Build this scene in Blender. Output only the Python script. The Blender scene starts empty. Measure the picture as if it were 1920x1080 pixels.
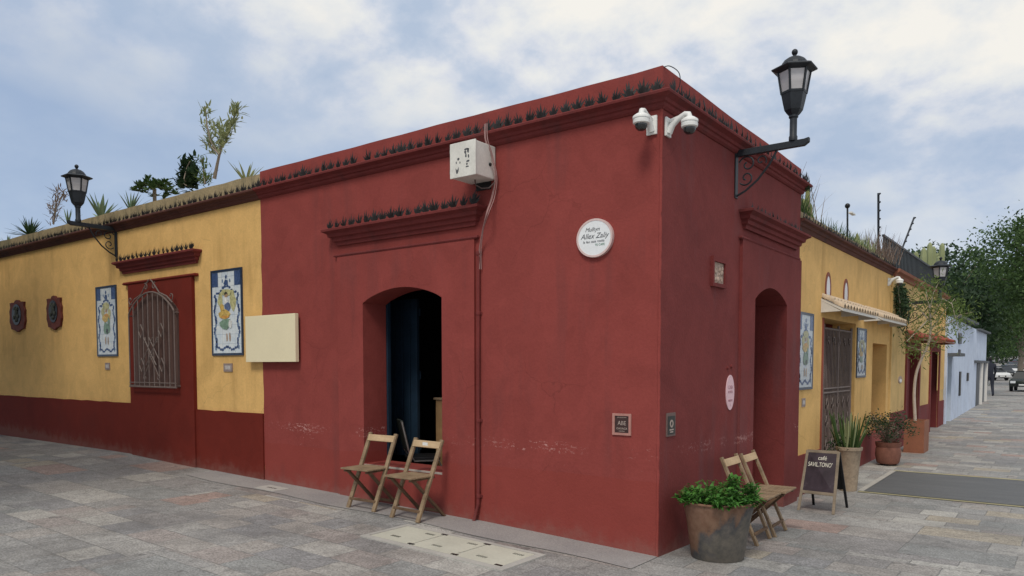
import bpy, bmesh, math, random
from mathutils import Vector, Matrix, Euler
from mathutils.geometry import tessellate_polygon
random.seed(11)
S = bpy.context.scene; COL = S.collection; PI = math.pi
# ---------------------------------------------------------------- camera, sky, sun
CAM = Vector((2.7608, -5.6850, 1.6))
RIGHT = Vector((0.798, 0.603, 0.0)).normalized()
BACK = Vector((0.6017, -0.7970, 0.0520)).normalized()
UP = BACK.cross(RIGHT).normalized(); RIGHT = UP.cross(BACK).normalized()
F = 1402.24; PX, PY = 960.0, 760.0
cd = bpy.data.cameras.new('camera'); cam = bpy.data.objects.new('camera', cd); COL.objects.link(cam)
m = Matrix.Identity(4)
for i in range(3): m[i][0] = RIGHT[i]; m[i][1] = UP[i]; m[i][2] = BACK[i]; m[i][3] = CAM[i]
cam.matrix_world = m
cd.sensor_width = 36; cd.lens = F / 1920 * 36; cd.shift_y = (PY - 540) / 1920; cd.clip_end = 3000; cd.clip_start = 0.05
S.camera = cam
S.view_settings.view_transform = 'Standard'; S.view_settings.look = 'None'
S.view_settings.exposure = 0.22; S.view_settings.gamma = 1.0
SUN_EL, SUN_AZ = math.radians(52), math.radians(163)      # azimuth clockwise from +Y
w = bpy.data.worlds.new('World'); S.world = w; w.use_nodes = True
nt = w.node_tree; N = nt.nodes; LK = nt.links; N.clear()
def wn(t, **k):
    n = N.new(t)
    for a, b in k.items(): setattr(n, a, b)
    return n
out = wn('ShaderNodeOutputWorld'); bg = wn('ShaderNodeBackground'); bg.inputs[1].default_value = 0.1
sky = wn('ShaderNodeTexSky', sky_type='NISHITA'); sky.sun_disc = False
sky.sun_elevation = SUN_EL; sky.sun_rotation = SUN_AZ; sky.altitude = 1500; sky.air_density = 1.0; sky.dust_density = 2.0
tc = wn('ShaderNodeTexCoord'); sep = wn('ShaderNodeSeparateXYZ'); LK.new(tc.outputs['Generated'], sep.inputs[0])
def wm(op, a, b=None, c=None):
    n = wn('ShaderNodeMath', operation=op)
    for i, v in enumerate((a, b, c)):
        if v is None: continue
        if isinstance(v, (int, float)): n.inputs[i].default_value = v
        else: LK.new(v, n.inputs[i])
    return n.outputs[0]
zc = wm('ADD', wm('MAXIMUM', sep.outputs[2], 0.0), 0.42)
cx = wm('DIVIDE', sep.outputs[0], zc); cy = wm('DIVIDE', sep.outputs[1], zc)
cmb = wn('ShaderNodeCombineXYZ'); LK.new(cx, cmb.inputs[0]); LK.new(cy, cmb.inputs[1])
def wnoise(scale, detail, rough, off, dist=0.0):
    mp = wn('ShaderNodeMapping'); mp.inputs[1].default_value = off; LK.new(cmb.outputs[0], mp.inputs[0])
    n = wn('ShaderNodeTexNoise'); n.inputs['Scale'].default_value = scale; n.inputs['Detail'].default_value = detail
    n.inputs['Roughness'].default_value = rough; n.inputs['Distortion'].default_value = dist
    LK.new(mp.outputs[0], n.inputs['Vector']); return n.outputs[0]
def wramp(src, stops):
    r = wn('ShaderNodeValToRGB'); e = r.color_ramp.elements
    while len(e) < len(stops): e.new(0.5)
    for i, (p, c) in enumerate(stops): e[i].position = p; e[i].color = (*c, 1)
    LK.new(src, r.inputs[0]); return r.outputs[0]
def wmix(fac, a, b):
    x = wn('ShaderNodeMix', data_type='RGBA')
    if isinstance(fac, (int, float)): x.inputs[0].default_value = fac
    else: LK.new(fac, x.inputs[0])
    for i, v in ((6, a), (7, b)):
        if isinstance(v, tuple): x.inputs[i].default_value = (*v, 1)
        else: LK.new(v, x.inputs[i])
    return x.outputs[2]
big = wnoise(0.75, 5, 0.55, (3.1, 1.7, 0)); fine = wnoise(4.2, 12, 0.58, (1.4, 3.2, 0), 0.08); wisp = wnoise(1.6, 9, 0.6, (7.7, 2.2, 0), 0.1)
body = wramp(fine, [(0.36, (3.9, 4.7, 5.95)), (0.44, (4.8, 5.4, 6.4)), (0.49, (5.9, 6.2, 6.8)), (0.55, (6.9, 7.0, 7.0)), (0.63, (7.8, 7.6, 7.15))])
side = wm('ADD', wm('MULTIPLY', sep.outputs[0], 0.30), wm('SUBTRACT', wm('MULTIPLY', sep.outputs[2], 1.05), 0.14))   # the cloud bank lies to the east and overhead
cover = wramp(wm('ADD', big, side), [(0.33, (0, 0, 0)), (0.60, (1, 1, 1))])
veil = wramp(wisp, [(0.38, (3.3, 4.2, 5.75)), (0.52, (3.9, 4.75, 6.1)), (0.66, (5.3, 5.8, 6.6))])   # thin high haze over the blue
blue = wmix(0.85, sky.outputs[0], veil)
skycol = wmix(cover, blue, body)
LK.new(skycol, bg.inputs[0]); LK.new(bg.outputs[0], out.inputs[0])
sl = bpy.data.lights.new('sun', 'SUN'); sun = bpy.data.objects.new('sun', sl); COL.objects.link(sun)
sl.energy = 1.5; sl.angle = math.radians(16); sl.color = (1.0, 0.92, 0.80)
sdir = Vector((math.sin(SUN_AZ) * math.cos(SUN_EL), math.cos(SUN_AZ) * math.cos(SUN_EL), math.sin(SUN_EL)))
sun.rotation_euler = sdir.to_track_quat('Z', 'Y').to_euler(); sun.location = (0, -20, 30)

# ---------------------------------------------------------------- geometry helpers
def ray(px, py): return (RIGHT * (px - PX) - UP * (py - PY) - BACK * F)
def on_y(px, py, y): d = ray(px, py); return CAM + d * ((y - CAM.y) / d.y)
def on_x(px, py, x): d = ray(px, py); return CAM + d * ((x - CAM.x) / d.x)
def at_dist(px, dist):                       # ground position under a column of the picture, at a distance along the view
    d = ray(px, 687); p = CAM + d * (dist / F); return p.x, p.y
def lerp(t, xs):
    if t <= xs[0][0]: return xs[0][1]
    for (a, b), (c, e) in zip(xs, xs[1:]):
        if t <= c: return b + (e - b) * (t - a) / (c - a)
    return xs[-1][1]
def gz(x, y):                                # height of the ground
    a = lerp(-x, [(0, 0), (2, .07), (5.5, .148), (7.5, .195), (9.1, .25), (14, .25), (60, .3)]) * max(0, min(1, 1 + y / 12))
    if y > 0: a *= max(0, 1 - y / 3.0)
    return a + lerp(y, [(-5, 0), (0, 0), (3.5, -.07), (12, 0), (17.4, .1), (27.4, .33), (33, .27), (54, -.25), (80, -.1), (110, .2), (150, 1.2), (250, 4), (420, 8)])

class MB:
    def __init__(s): s.v = []; s.f = []; s.mi = []; s.cur = 0
    def add(s, vs, fs):
        o = len(s.v); s.v += [tuple(v) for v in vs]
        for f in fs: s.f.append(tuple(i + o for i in f)); s.mi.append(s.cur)
    def box(s, x0, x1, y0, y1, z0, z1, M=None):
        vs = [Vector(p) for p in ((x0,y0,z0),(x1,y0,z0),(x1,y1,z0),(x0,y1,z0),(x0,y0,z1),(x1,y0,z1),(x1,y1,z1),(x0,y1,z1))]
        if M: vs = [M @ v for v in vs]
        s.add(vs, [(0,3,2,1),(4,5,6,7),(0,1,5,4),(1,2,6,5),(2,3,7,6),(3,0,4,7)])
    def prism(s, loops, fr, w0, w1):
        """loops of (u,v), the first the outline and the rest holes, extruded from w0 to w1 in the frame fr(u,v,w)"""
        tri = tessellate_polygon([[Vector((u, v, 0)) for u, v in lp] for lp in loops])
        flat = [p for lp in loops for p in lp]; n = len(flat)
        vs = [fr(u, v, w0) for u, v in flat] + [fr(u, v, w1) for u, v in flat]
        fs = [tuple(t) for t in tri] + [tuple(i + n for i in reversed(t)) for t in tri]
        o = 0
        for lp in loops:
            k = len(lp)
            for i in range(k): a = o + i; b = o + (i + 1) % k; fs.append((a, b, b + n, a + n))
            o += k
        s.add(vs, fs)
    def tube(s, pts, r, n=8, cap=True):
        pts = [Vector(p) for p in pts]; rs = r if isinstance(r, (list, tuple)) else [r] * len(pts)
        vs = []; fs = []; prev = None
        for i, p in enumerate(pts):
            t = (pts[min(i + 1, len(pts) - 1)] - pts[max(i - 1, 0)]).normalized()
            if prev is None: a = t.orthogonal().normalized()
            else:
                a = prev - t * prev.dot(t); a = a.normalized() if a.length > 1e-6 else t.orthogonal().normalized()
            prev = a; b = t.cross(a)
            for k in range(n):
                q = 2 * PI * k / n; vs.append(p + (a * math.cos(q) + b * math.sin(q)) * rs[i])
        for i in range(len(pts) - 1):
            for k in range(n):
                k2 = (k + 1) % n; fs.append((i*n+k, i*n+k2, (i+1)*n+k2, (i+1)*n+k))
        if cap: fs.append(tuple(reversed(range(n)))); fs.append(tuple(range((len(pts)-1)*n, len(pts)*n)))
        s.add(vs, fs)
    def lathe(s, prof, c=(0,0,0), n=24, rot=0.0):
        vs = []; fs = []
        for r, z in prof:
            for k in range(n):
                q = 2*PI*k/n + rot; vs.append((c[0]+r*math.cos(q), c[1]+r*math.sin(q), c[2]+z))
        for i in range(len(prof)-1):
            for k in range(n):
                k2 = (k+1) % n; fs.append((i*n+k, i*n+k2, (i+1)*n+k2, (i+1)*n+k))
        fs.append(tuple(reversed(range(n)))); fs.append(tuple(range((len(prof)-1)*n, len(prof)*n)))
        s.add(vs, fs)
    def sphere(s, c, r, n=12, m=8, sc=(1,1,1)):
        vs = []; fs = []
        for i in range(m+1):
            a = PI*i/m
            for k in range(n):
                q = 2*PI*k/n
                vs.append((c[0]+r*sc[0]*math.sin(a)*math.cos(q), c[1]+r*sc[1]*math.sin(a)*math.sin(q), c[2]-r*sc[2]*math.cos(a)))
        for i in range(m):
            for k in range(n):
                k2 = (k+1) % n; fs.append((i*n+k, i*n+k2, (i+1)*n+k2, (i+1)*n+k))
        s.add(vs, fs)
    def beam(s, a, b, wd, th, side=(0,0,1)):
        """rectangular bar from a to b"""
        a = Vector(a); b = Vector(b); t = (b-a).normalized(); sd = Vector(side); u = t.cross(sd)
        if u.length < 1e-4: u = t.orthogonal()
        u.normalize(); v = u.cross(t).normalized()
        vs = [p + u*(i*wd/2) + v*(j*th/2) for p in (a, b) for i, j in ((-1,-1),(1,-1),(1,1),(-1,1))]
        s.add(vs, [(3,2,1,0),(4,5,6,7),(0,1,5,4),(1,2,6,5),(2,3,7,6),(3,0,4,7)])
    def build(s, name, mat, parent=None, smooth=False, bevel=0.0, recalc=True):
        me = bpy.data.meshes.new(name); me.from_pydata(s.v, [], s.f)
        for mm in (mat if isinstance(mat, (list, tuple)) else [mat]): me.materials.append(mm)
        for p, k in zip(me.polygons, s.mi): p.material_index = k
        if recalc or bevel:
            bm = bmesh.new(); bm.from_mesh(me)
            if bevel:
                bmesh.ops.remove_doubles(bm, verts=bm.verts, dist=1e-5)
            bmesh.ops.recalc_face_normals(bm, faces=bm.faces)
            if bevel:
                es = [e for e in bm.edges if len(e.link_faces) == 2 and e.calc_face_angle(0) > 0.6]
                bmesh.ops.bevel(bm, geom=es, offset=bevel, segments=2, profile=0.6, affect='EDGES', clamp_overlap=True)
            bm.to_mesh(me); bm.free()
        if smooth:
            for p in me.polygons: p.use_smooth = True
            try: me.set_sharp_from_angle(angle=math.radians(40))
            except Exception: pass
        o = bpy.data.objects.new(name, me); COL.objects.link(o)
        if parent is not None:
            o.parent = parent; o.matrix_parent_inverse = wmat(parent).inverted() if parent.get('worldparts') else Matrix.Identity(4)
        return o
def wmat(o):
    M = Matrix.LocRotScale(o.location, o.rotation_euler, o.scale)
    M = o.matrix_parent_inverse @ M
    return (wmat(o.parent) @ M) if o.parent else M
def tag(o, label=None, cat=None, group=None, kind=None):
    if label: o['label'] = label
    if cat: o['category'] = cat
    if group: o['group'] = group
    if kind: o['kind'] = kind
    return o
def thing(name, loc, label, cat, group=None, rz=0.0, world=False):
    """an Empty at the thing's base; world=True lets its parts be given in world coordinates"""
    o = bpy.data.objects.new(name, None); o.empty_display_size = 0.1; COL.objects.link(o)
    o.location = loc; o.rotation_euler = (0, 0, rz)
    if world: o['worldparts'] = 1
    return tag(o, label, cat, group)
def sub(o):                              # lets a part carry sub-parts given in the same coordinates as itself
    if o.parent is not None and o.parent.get('worldparts'): o['worldparts'] = 1
    return o
def copy_tree(o, parent=None):
    c = o.copy(); COL.objects.link(c); c.parent = parent
    for ch in [x for x in S.objects if x.parent == o]: copy_tree(ch, c)
    return c
def dup(o, loc, rz, label=None):
    c = copy_tree(o); c.location = loc; c.rotation_euler = (0, 0, rz)
    if label: c['label'] = label
    return c
FL = lambda u, v, w: Vector((u, -w, v))          # facade on the plaza (faces -Y): u = x, v = z, w = outwards
FR = lambda u, v, w: Vector((w, u, v))           # facade on the street (faces +X): u = y, v = z, w = outwards
def rect(u0, u1, v0, v1): return [(u0, v0), (u1, v0), (u1, v1), (u0, v1)]
def arch(u0, u1, v0, vs, vc, n=14):              # opening with a segmental top
    pts = [(u0, v0), (u1, v0)]
    for i in range(n + 1):
        t = i / n; u = u1 + (u0 - u1) * t; pts.append((u, vs + (vc - vs) * math.sin(PI * t) ** 0.8))
    return pts
def wavy(u0, u1, v, amp=.006, st=.25, seed=1):       # hand painted edge, from u0 to u1
    q = random.Random(seed); k = max(2, int(abs(u1-u0)/st)); return [(u0 + (u1-u0)*i/k, v + (q.uniform(-amp, amp) if 0 < i < k else 0)) for i in range(k+1)]
def circ(cu, cv, ru, rv=None, n=28): rv = rv or ru; return [(cu + ru*math.cos(2*PI*i/n), cv + rv*math.sin(2*PI*i/n)) for i in range(n)]
def moulding(mb, fr, u0, u1, prof):
    """stepped moulding with returned ends; prof is a list of (out, v)"""
    vs = []; fs = []
    for o, v in prof: vs += [fr(u0 - o, v, 0.0), fr(u0 - o, v, o), fr(u1 + o, v, o), fr(u1 + o, v, 0.0)]
    n = len(prof)
    for i in range(n - 1):
        for k in range(4): fs.append((i*4 + k, i*4 + (k+1) % 4, i*4 + 4 + (k+1) % 4, i*4 + 4 + k))
    fs.append((0, 1, 2, 3)); fs.append(tuple((n-1)*4 + k for k in (3, 2, 1, 0)))
    mb.add(vs, fs)
def sweep(mb, path, prof):
    """profile (out, z) along plan points given by path(o) -> list of (x, y)"""
    n = len(prof); k = len(path(0)); vs = []; fs = []
    for o, z in prof: vs += [(x, y, z) for x, y in path(o)]
    for i in range(n):
        j = (i + 1) % n
        for q in range(k - 1): fs.append((i*k+q, i*k+q+1, j*k+q+1, j*k+q))
    fs.append(tuple(i*k for i in range(n))); fs.append(tuple(i*k+k-1 for i in reversed(range(n))))
    mb.add(vs, fs)

# ---------------------------------------------------------------- material helpers
class MT:
    def __init__(s, name):
        s.m = bpy.data.materials.new(name); s.m.use_nodes = True; s.t = s.m.node_tree; s.n = s.t.nodes
        s.b = s.n['Principled BSDF']; s.l = s.t.links
    def N(s, t, **k):
        n = s.n.new(t)
        for a, b in k.items(): setattr(n, a, b)
        return n
    def put(s, sock, v):
        if v is None: return
        if isinstance(v, (int, float)): sock.default_value = v
        elif isinstance(v, tuple): sock.default_value = (*v, 1) if len(v) == 3 and sock.type == 'RGBA' else v
        else: s.l.new(v, sock)
    def math(s, op, a, b=None, c=None, clamp=False):
        n = s.N('ShaderNodeMath', operation=op); n.use_clamp = clamp
        for i, v in enumerate((a, b, c)): s.put(n.inputs[i], v)
        return n.outputs[0]
    def pos(s): return s.N('ShaderNodeNewGeometry').outputs['Position']
    def obj(s): return s.N('ShaderNodeTexCoord').outputs['Object']
    def xyz(s, v):
        n = s.N('ShaderNodeSeparateXYZ'); s.l.new(v, n.inputs[0]); return n.outputs
    def noise(s, vec, scale, detail=4, rough=0.5, sc=(1,1,1), loc=(0,0,0), dist=0.0):
        mp = s.N('ShaderNodeMapping'); mp.inputs[1].default_value = loc; mp.inputs[3].default_value = sc; s.l.new(vec, mp.inputs[0])
        n = s.N('ShaderNodeTexNoise'); n.inputs['Scale'].default_value = scale; n.inputs['Detail'].default_value = detail
        n.inputs['Roughness'].default_value = rough; n.inputs['Distortion'].default_value = dist
        s.l.new(mp.outputs[0], n.inputs['Vector']); return n.outputs[0]
    def ramp(s, src, stops, interp='LINEAR'):
        r = s.N('ShaderNodeValToRGB'); r.color_ramp.interpolation = interp; e = r.color_ramp.elements
        while len(e) < len(stops): e.new(0.5)
        for i, (p, c) in enumerate(stops):
            e[i].position = p; e[i].color = (*(c if isinstance(c, tuple) else (c, c, c)), 1)
        s.l.new(src, r.inputs[0]); return r.outputs[0]
    def mix(s, fac, a, b, mode='MIX'):
        x = s.N('ShaderNodeMix', data_type='RGBA', blend_type=mode)
        s.put(x.inputs[0], fac); s.put(x.inputs[6], a); s.put(x.inputs[7], b); return x.outputs[2]
    def bump(s, h, strength=0.3, dist=0.01):
        n = s.N('ShaderNodeBump'); n.inputs['Strength'].default_value = strength; n.inputs['Distance'].default_value = dist
        s.l.new(h, n.inputs['Height']); s.l.new(n.outputs[0], s.b.inputs['Normal'])
    def done(s, col, rough=0.8, metal=0.0, spec=0.3):
        s.put(s.b.inputs['Base Color'], col); s.put(s.b.inputs['Roughness'], rough); s.put(s.b.inputs['Metallic'], metal)
        s.b.inputs['Specular IOR Level'].default_value = spec; return s.m
def sc3(c, k): return tuple(max(0, min(1, x * k)) for x in c)
def plain(name, c, rough=0.7, var=0.15, scale=6.0, metal=0.0, bump=0.0, spec=0.3, fine=40.0):
    m = MT(name); v = m.obj(); n = m.noise(v, scale, 5, 0.6); f = m.noise(v, fine, 3, 0.6)
    c1 = m.ramp(n, [(0.3, sc3(c, 1 - var)), (0.7, sc3(c, 1 + var))])
    c2 = m.mix(0.35, c1, m.ramp(f, [(0.3, sc3(c, 1 - var * 1.3)), (0.7, sc3(c, 1 + var * 1.3))]))
    if bump: m.bump(f, bump, 0.004)
    return m.done(c2, rough, metal, spec)
def stucco(name, c, c2, var=0.12, scuff=None, stain=(0.12, 0.1, 0.08), stain_amt=0.25, low=None, bump=0.35):
    m = MT(name); p = m.pos(); x, y, z = m.xyz(p)[:3]
    big = m.noise(p, 0.7, 5, 0.6); mid = m.noise(p, 3.5, 6, 0.65, dist=0.4); fn = m.noise(p, 38, 4, 0.6)
    col = m.ramp(big, [(0.3, c), (0.7, c2)])
    col = m.mix(0.5, col, m.ramp(mid, [(0.3, sc3(c, 1 - var)), (0.7, sc3(c2, 1 + var))]))
    col = m.mix(0.25, col, m.ramp(fn, [(0.3, sc3(c, 1 - var*1.6)), (0.7, sc3(c2, 1 + var*1.6))]))
    pt = m.ramp(m.noise(p, 1.9, 2, 0.4, loc=(5, 2, 1), dist=1.2), [(0.40, 0.90), (0.425, 1.0), (0.57, 1.0), (0.585, 1.09)]); col = m.mix(0.55, col, m.mix(1.0, col, pt, 'MULTIPLY'))
    vo = m.N('ShaderNodeTexVoronoi', feature='DISTANCE_TO_EDGE'); vo.inputs['Scale'].default_value = 0.9
    wv = m.N('ShaderNodeMix', data_type='RGBA', blend_type='ADD'); wv.inputs[0].default_value = 0.35; m.l.new(p, wv.inputs[6]); nz = m.N('ShaderNodeTexNoise'); nz.inputs['Scale'].default_value = 2.5; nz.inputs['Detail'].default_value = 6; m.l.new(p, nz.inputs['Vector']); m.l.new(nz.outputs[1], wv.inputs[7]); m.l.new(wv.outputs[2], vo.inputs['Vector'])
    ck = m.math('MULTIPLY', m.math('LESS_THAN', vo.outputs['Distance'], 0.0035), m.ramp(m.noise(p, 0.6, 2, loc=(9, 0, 3)), [(0.54, 0.0), (0.62, 0.30)])); col = m.mix(ck, col, sc3(c, 0.5))
    if low:                                              # a repainted lower band with its own edge
        zz = m.math('ADD', z, m.math('MULTIPLY', m.noise(p, 1.3, 3), 0.06))
        fac = m.math('MULTIPLY', m.math('LESS_THAN', zz, low[0]), 0.55); col = m.mix(fac, col, low[1])
    st = m.noise(p, 5.5, 4, 0.6, sc=(1, 1, 0.09))         # rain streaks
    st2 = m.ramp(m.math('MULTIPLY', st, m.noise(p, 0.9, 3)), [(0.27, 0.0), (0.42, 1.0)])
    col = m.mix(m.math('MULTIPLY', st2, stain_amt), col, stain)
    if scuff:
        for zc, hw, thr, amt in ((0.86, 0.06, 0.55, 0.7), (0.74, 0.16, 0.64, 0.5), (1.2, 1.1, 0.735, 0.3)):
            d = m.math('DIVIDE', m.math('ABSOLUTE', m.math('SUBTRACT', z, zc)), hw)
            band = m.math('SUBTRACT', 1.0, d, clamp=True)
            nn = m.math('MULTIPLY', m.noise(p, 17, 6, 0.75, sc=(1, 1, 2.2)), m.math('ADD', 0.75, m.math('MULTIPLY', m.noise(p, 1.6, 2), 0.5)))
            mk = m.math('MULTIPLY', m.ramp(nn, [(thr, 0.0), (thr + 0.05, 1.0)]), m.math('MULTIPLY', m.ramp(band, [(0.0, 0.0), (0.35, 1.0)]), m.ramp(m.noise(p, 1.15, 2, 0.5, sc=(1, 1, 0.01), loc=(2.6, 0, 0)), [(0.42, 0.0), (0.62, 1.0)])))
            col = m.mix(m.math('MULTIPLY', mk, amt), col, scuff)
    rel = m.math('ADD', m.math('ADD', z, m.math('MULTIPLY', m.math('MINIMUM', x, 0.0), 0.027)), m.math('MULTIPLY', y, 0.012))      # dust and splashes at the foot of the wall
    du = m.math('ADD', rel, m.math('MULTIPLY', m.math('SUBTRACT', m.noise(p, 6, 5, 0.7), 0.5), 0.42))
    col = m.mix(m.ramp(du, [(0.0, 0.30), (0.05, 0.18), (0.12, 0.04), (0.2, 0.0)]), col, (0.26, 0.17, 0.145))
    h = m.math('ADD', m.math('MULTIPLY', mid, 0.6), m.math('MULTIPLY', fn, 0.5)); m.bump(h, bump, 0.012)
    return m.done(col, 0.85, 0, 0.2)
RED, RED2 = (0.232, 0.047, 0.041), (0.280, 0.060, 0.052)
M_red = stucco('red stucco', RED, RED2, 0.07, scuff=(0.62, 0.36, 0.33), stain=(0.12, 0.045, 0.045), stain_amt=0.36, low=(0.66, (0.255, 0.047, 0.037)))
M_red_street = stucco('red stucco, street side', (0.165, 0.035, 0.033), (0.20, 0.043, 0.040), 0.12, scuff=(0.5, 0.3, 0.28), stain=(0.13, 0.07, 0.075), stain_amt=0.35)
M_redtrim = stucco('red painted moulding', (0.145, 0.030, 0.029), (0.185, 0.039, 0.037), 0.16, stain=(0.06, 0.035, 0.035), stain_amt=0.5)
M_dado = stucco('dark red gloss dado', (0.135, 0.017, 0.011), (0.16, 0.021, 0.013), 0.06, stain=(0.10, 0.02, 0.015), stain_amt=0.3, bump=0.12)
M_yel = stucco('yellow ochre stucco', (0.66, 0.41, 0.145), (0.75, 0.475, 0.185), 0.11, stain=(0.30, 0.17, 0.055), stain_amt=0.30)
M_yel2 = stucco('pale ochre stucco', (0.60, 0.42, 0.17), (0.68, 0.47, 0.21), 0.10, stain=(0.25, 0.17, 0.08), stain_amt=0.35)
M_blue = stucco('pale blue plaster', (0.52, 0.60, 0.74), (0.60, 0.67, 0.79), 0.06, stain=(0.3, 0.33, 0.4), stain_amt=0.2)
M_brownc = stucco('dark brown cornice paint', (0.085, 0.035, 0.030), (0.12, 0.05, 0.04), 0.15, stain=(0.04, 0.03, 0.03), stain_amt=0.5)
M_lichen = stucco('lichened brick coping', (0.26, 0.215, 0.13), (0.37, 0.29, 0.17), 0.40, stain=(0.09, 0.095, 0.06), stain_amt=0.8, bump=0.8)
M_roof = plain('roof screed', (0.32, 0.26, 0.2), 0.9, 0.2, 2)
M_iron = plain('blackish iron', (0.022, 0.027, 0.034), 0.5, 0.3, 8, 0.2, 0.2, 0.4)
M_orn = plain('dark metal agave', (0.022, 0.020, 0.020), 0.6, 0.4, 8)
M_greyiron = plain('grey painted iron', (0.17, 0.13, 0.115), 0.55, 0.2, 10)
M_glass = MT('frosted lamp glass'); _v = M_glass.obj()
M_glass = M_glass.done(M_glass.ramp(M_glass.noise(_v, 4, 3, 0.5, sc=(0.3, 0.3, 2)), [(0.3, (0.42, 0.41, 0.42)), (0.7, (0.72, 0.71, 0.73))]), 0.25, 0, 0.5)
M_white = plain('white plastic', (0.78, 0.79, 0.77), 0.4, 0.05, 8)
M_whitebox = plain('dirty white sheet metal', (0.72, 0.71, 0.66), 0.5, 0.13, 7)
M_cream = plain('cream board', (0.80, 0.72, 0.50), 0.6, 0.04, 3)
M_black = plain('black', (0.012, 0.012, 0.014), 0.4, 0.3, 10)
M_dome = plain('smoked dome', (0.02, 0.022, 0.024), 0.08, 0.1, 5, spec=0.8)
M_cable = plain('dusty pink cable', (0.34, 0.20, 0.19), 0.6, 0.2, 8)
M_ink = plain('black ink', (0.09, 0.095, 0.105), 0.6, 0.2, 20)
M_green_ink = plain('green ink', (0.05, 0.2, 0.12), 0.6, 0.2, 20)
M_chalk = plain('chalk', (0.8, 0.77, 0.66), 0.9, 0.1, 30)
M_signw = plain('white enamel sign', (0.80, 0.83, 0.85), 0.35, 0.04, 8)
M_pink = plain('pale pink enamel', (0.74, 0.50, 0.54), 0.5, 0.08, 12)
M_stone = plain('carved pinkish stone', (0.42, 0.32, 0.26), 0.9, 0.25, 22, bump=0.9)
M_terra = plain('terracotta', (0.30, 0.12, 0.075), 0.85, 0.25, 7, bump=0.3)
M_tile = plain('pale clay roof tile', (0.54, 0.43, 0.31), 0.85, 0.3, 5, bump=0.4)
M_redtile = plain('red clay roof tile', (0.34, 0.09, 0.065), 0.85, 0.3, 5, bump=0.4)
M_maroon = plain('maroon painted wood', (0.15, 0.028, 0.028), 0.5, 0.15, 4)
M_brown = plain('brown lacquered panel', (0.24, 0.095, 0.05), 0.5, 0.2, 4)
M_rust = plain('weathered brown painted board', (0.22, 0.09, 0.055), 0.6, 0.15, 5)
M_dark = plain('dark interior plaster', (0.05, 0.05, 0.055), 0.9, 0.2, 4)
M_bluewood = plain('blue painted door wood', (0.010, 0.026, 0.048), 0.6, 0.25, 6)
M_soil = plain('soil', (0.05, 0.035, 0.025), 0.95, 0.4, 20, bump=0.6)
M_bark = plain('grey bark', (0.24, 0.2, 0.16), 0.9, 0.3, 12, bump=0.6)
M_palebark = plain('pale bark', (0.45, 0.38, 0.32), 0.85, 0.2, 12, bump=0.4)
M_rubber = plain('rubber', (0.02, 0.02, 0.022), 0.8, 0.2, 8)
M_skin = plain('skin', (0.33, 0.19, 0.13), 0.6, 0.08, 12)
M_cloth = plain('dark cloth', (0.025, 0.028, 0.04), 0.9, 0.3, 20)
M_hair = plain('black hair', (0.012, 0.01, 0.01), 0.7, 0.3, 30)
M_steel = plain('steel tube', (0.5, 0.5, 0.5), 0.3, 0.1, 6, 0.9)
M_concrete = plain('weathered cement pot', (0.33, 0.26, 0.19), 0.9, 0.35, 7, bump=0.7)
def wood(name, c, c2, grain=(1, 14, 14)):
    m = MT(name); v = m.obj(); g = m.noise(v, 6, 6, 0.7, sc=grain, dist=0.6); n = m.noise(v, 5, 4, 0.6)
    col = m.mix(0.5, m.ramp(g, [(0.3, c), (0.7, c2)]), m.ramp(n, [(0.3, sc3(c, 0.6)), (0.7, sc3(c2, 1.15))]))
    m.bump(g, 0.3, 0.003); return m.done(col, 0.75, 0, 0.25)
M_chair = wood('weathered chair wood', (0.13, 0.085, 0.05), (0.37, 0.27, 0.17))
M_chairdark = wood('dark chair wood', (0.07, 0.045, 0.028), (0.20, 0.125, 0.075))  # darker wood tone for the legs, seat rails and stretchers
M_slat = wood('pale chair slat', (0.42, 0.29, 0.16), (0.62, 0.46, 0.29))
M_frame = wood('sandwich board frame wood', (0.19, 0.15, 0.11), (0.33, 0.27, 0.20))
def leafmat(name, c, c2, trans=0.25):
    m = MT(name); r = m.N('ShaderNodeNewGeometry').outputs['Random Per Island']
    big = m.noise(m.pos(), 0.9, 3)
    col = m.mix(0.5, m.ramp(r, [(0.0, sc3(c, 0.75)), (1.0, sc3(c2, 1.15))]), m.ramp(big, [(0.35, c), (0.65, c2)]))
    m.done(col, 0.55, 0, 0.3)
    tr = m.N('ShaderNodeBsdfTranslucent'); m.l.new(col, tr.inputs[0]); mx = m.N('ShaderNodeMixShader'); mx.inputs[0].default_value = trans
    m.l.new(m.b.outputs[0], mx.inputs[1]); m.l.new(tr.outputs[0], mx.inputs[2])
    m.l.new(mx.outputs[0], m.n['Material Output'].inputs[0]); return m.m
L_mid = leafmat('mid green leaves', (0.035, 0.075, 0.022), (0.08, 0.14, 0.04))
L_dark = leafmat('dark green leaves', (0.018, 0.042, 0.02), (0.045, 0.085, 0.035))
L_pale = leafmat('pale grey green leaves', (0.24, 0.28, 0.13), (0.42, 0.46, 0.25))
L_bright = leafmat('bright green herb leaves', (0.035, 0.13, 0.02), (0.10, 0.26, 0.045))
L_yel = leafmat('yellow green cactus', (0.16, 0.20, 0.06), (0.34, 0.36, 0.14))
L_agave = leafmat('blue green agave leaves', (0.12, 0.19, 0.11), (0.24, 0.32, 0.18), 0.15)
L_dry = leafmat('dry brown grass', (0.16, 0.11, 0.09), (0.30, 0.23, 0.18))
L_lime = leafmat('light tree leaves', (0.09, 0.15, 0.035), (0.18, 0.25, 0.07), 0.35)

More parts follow.
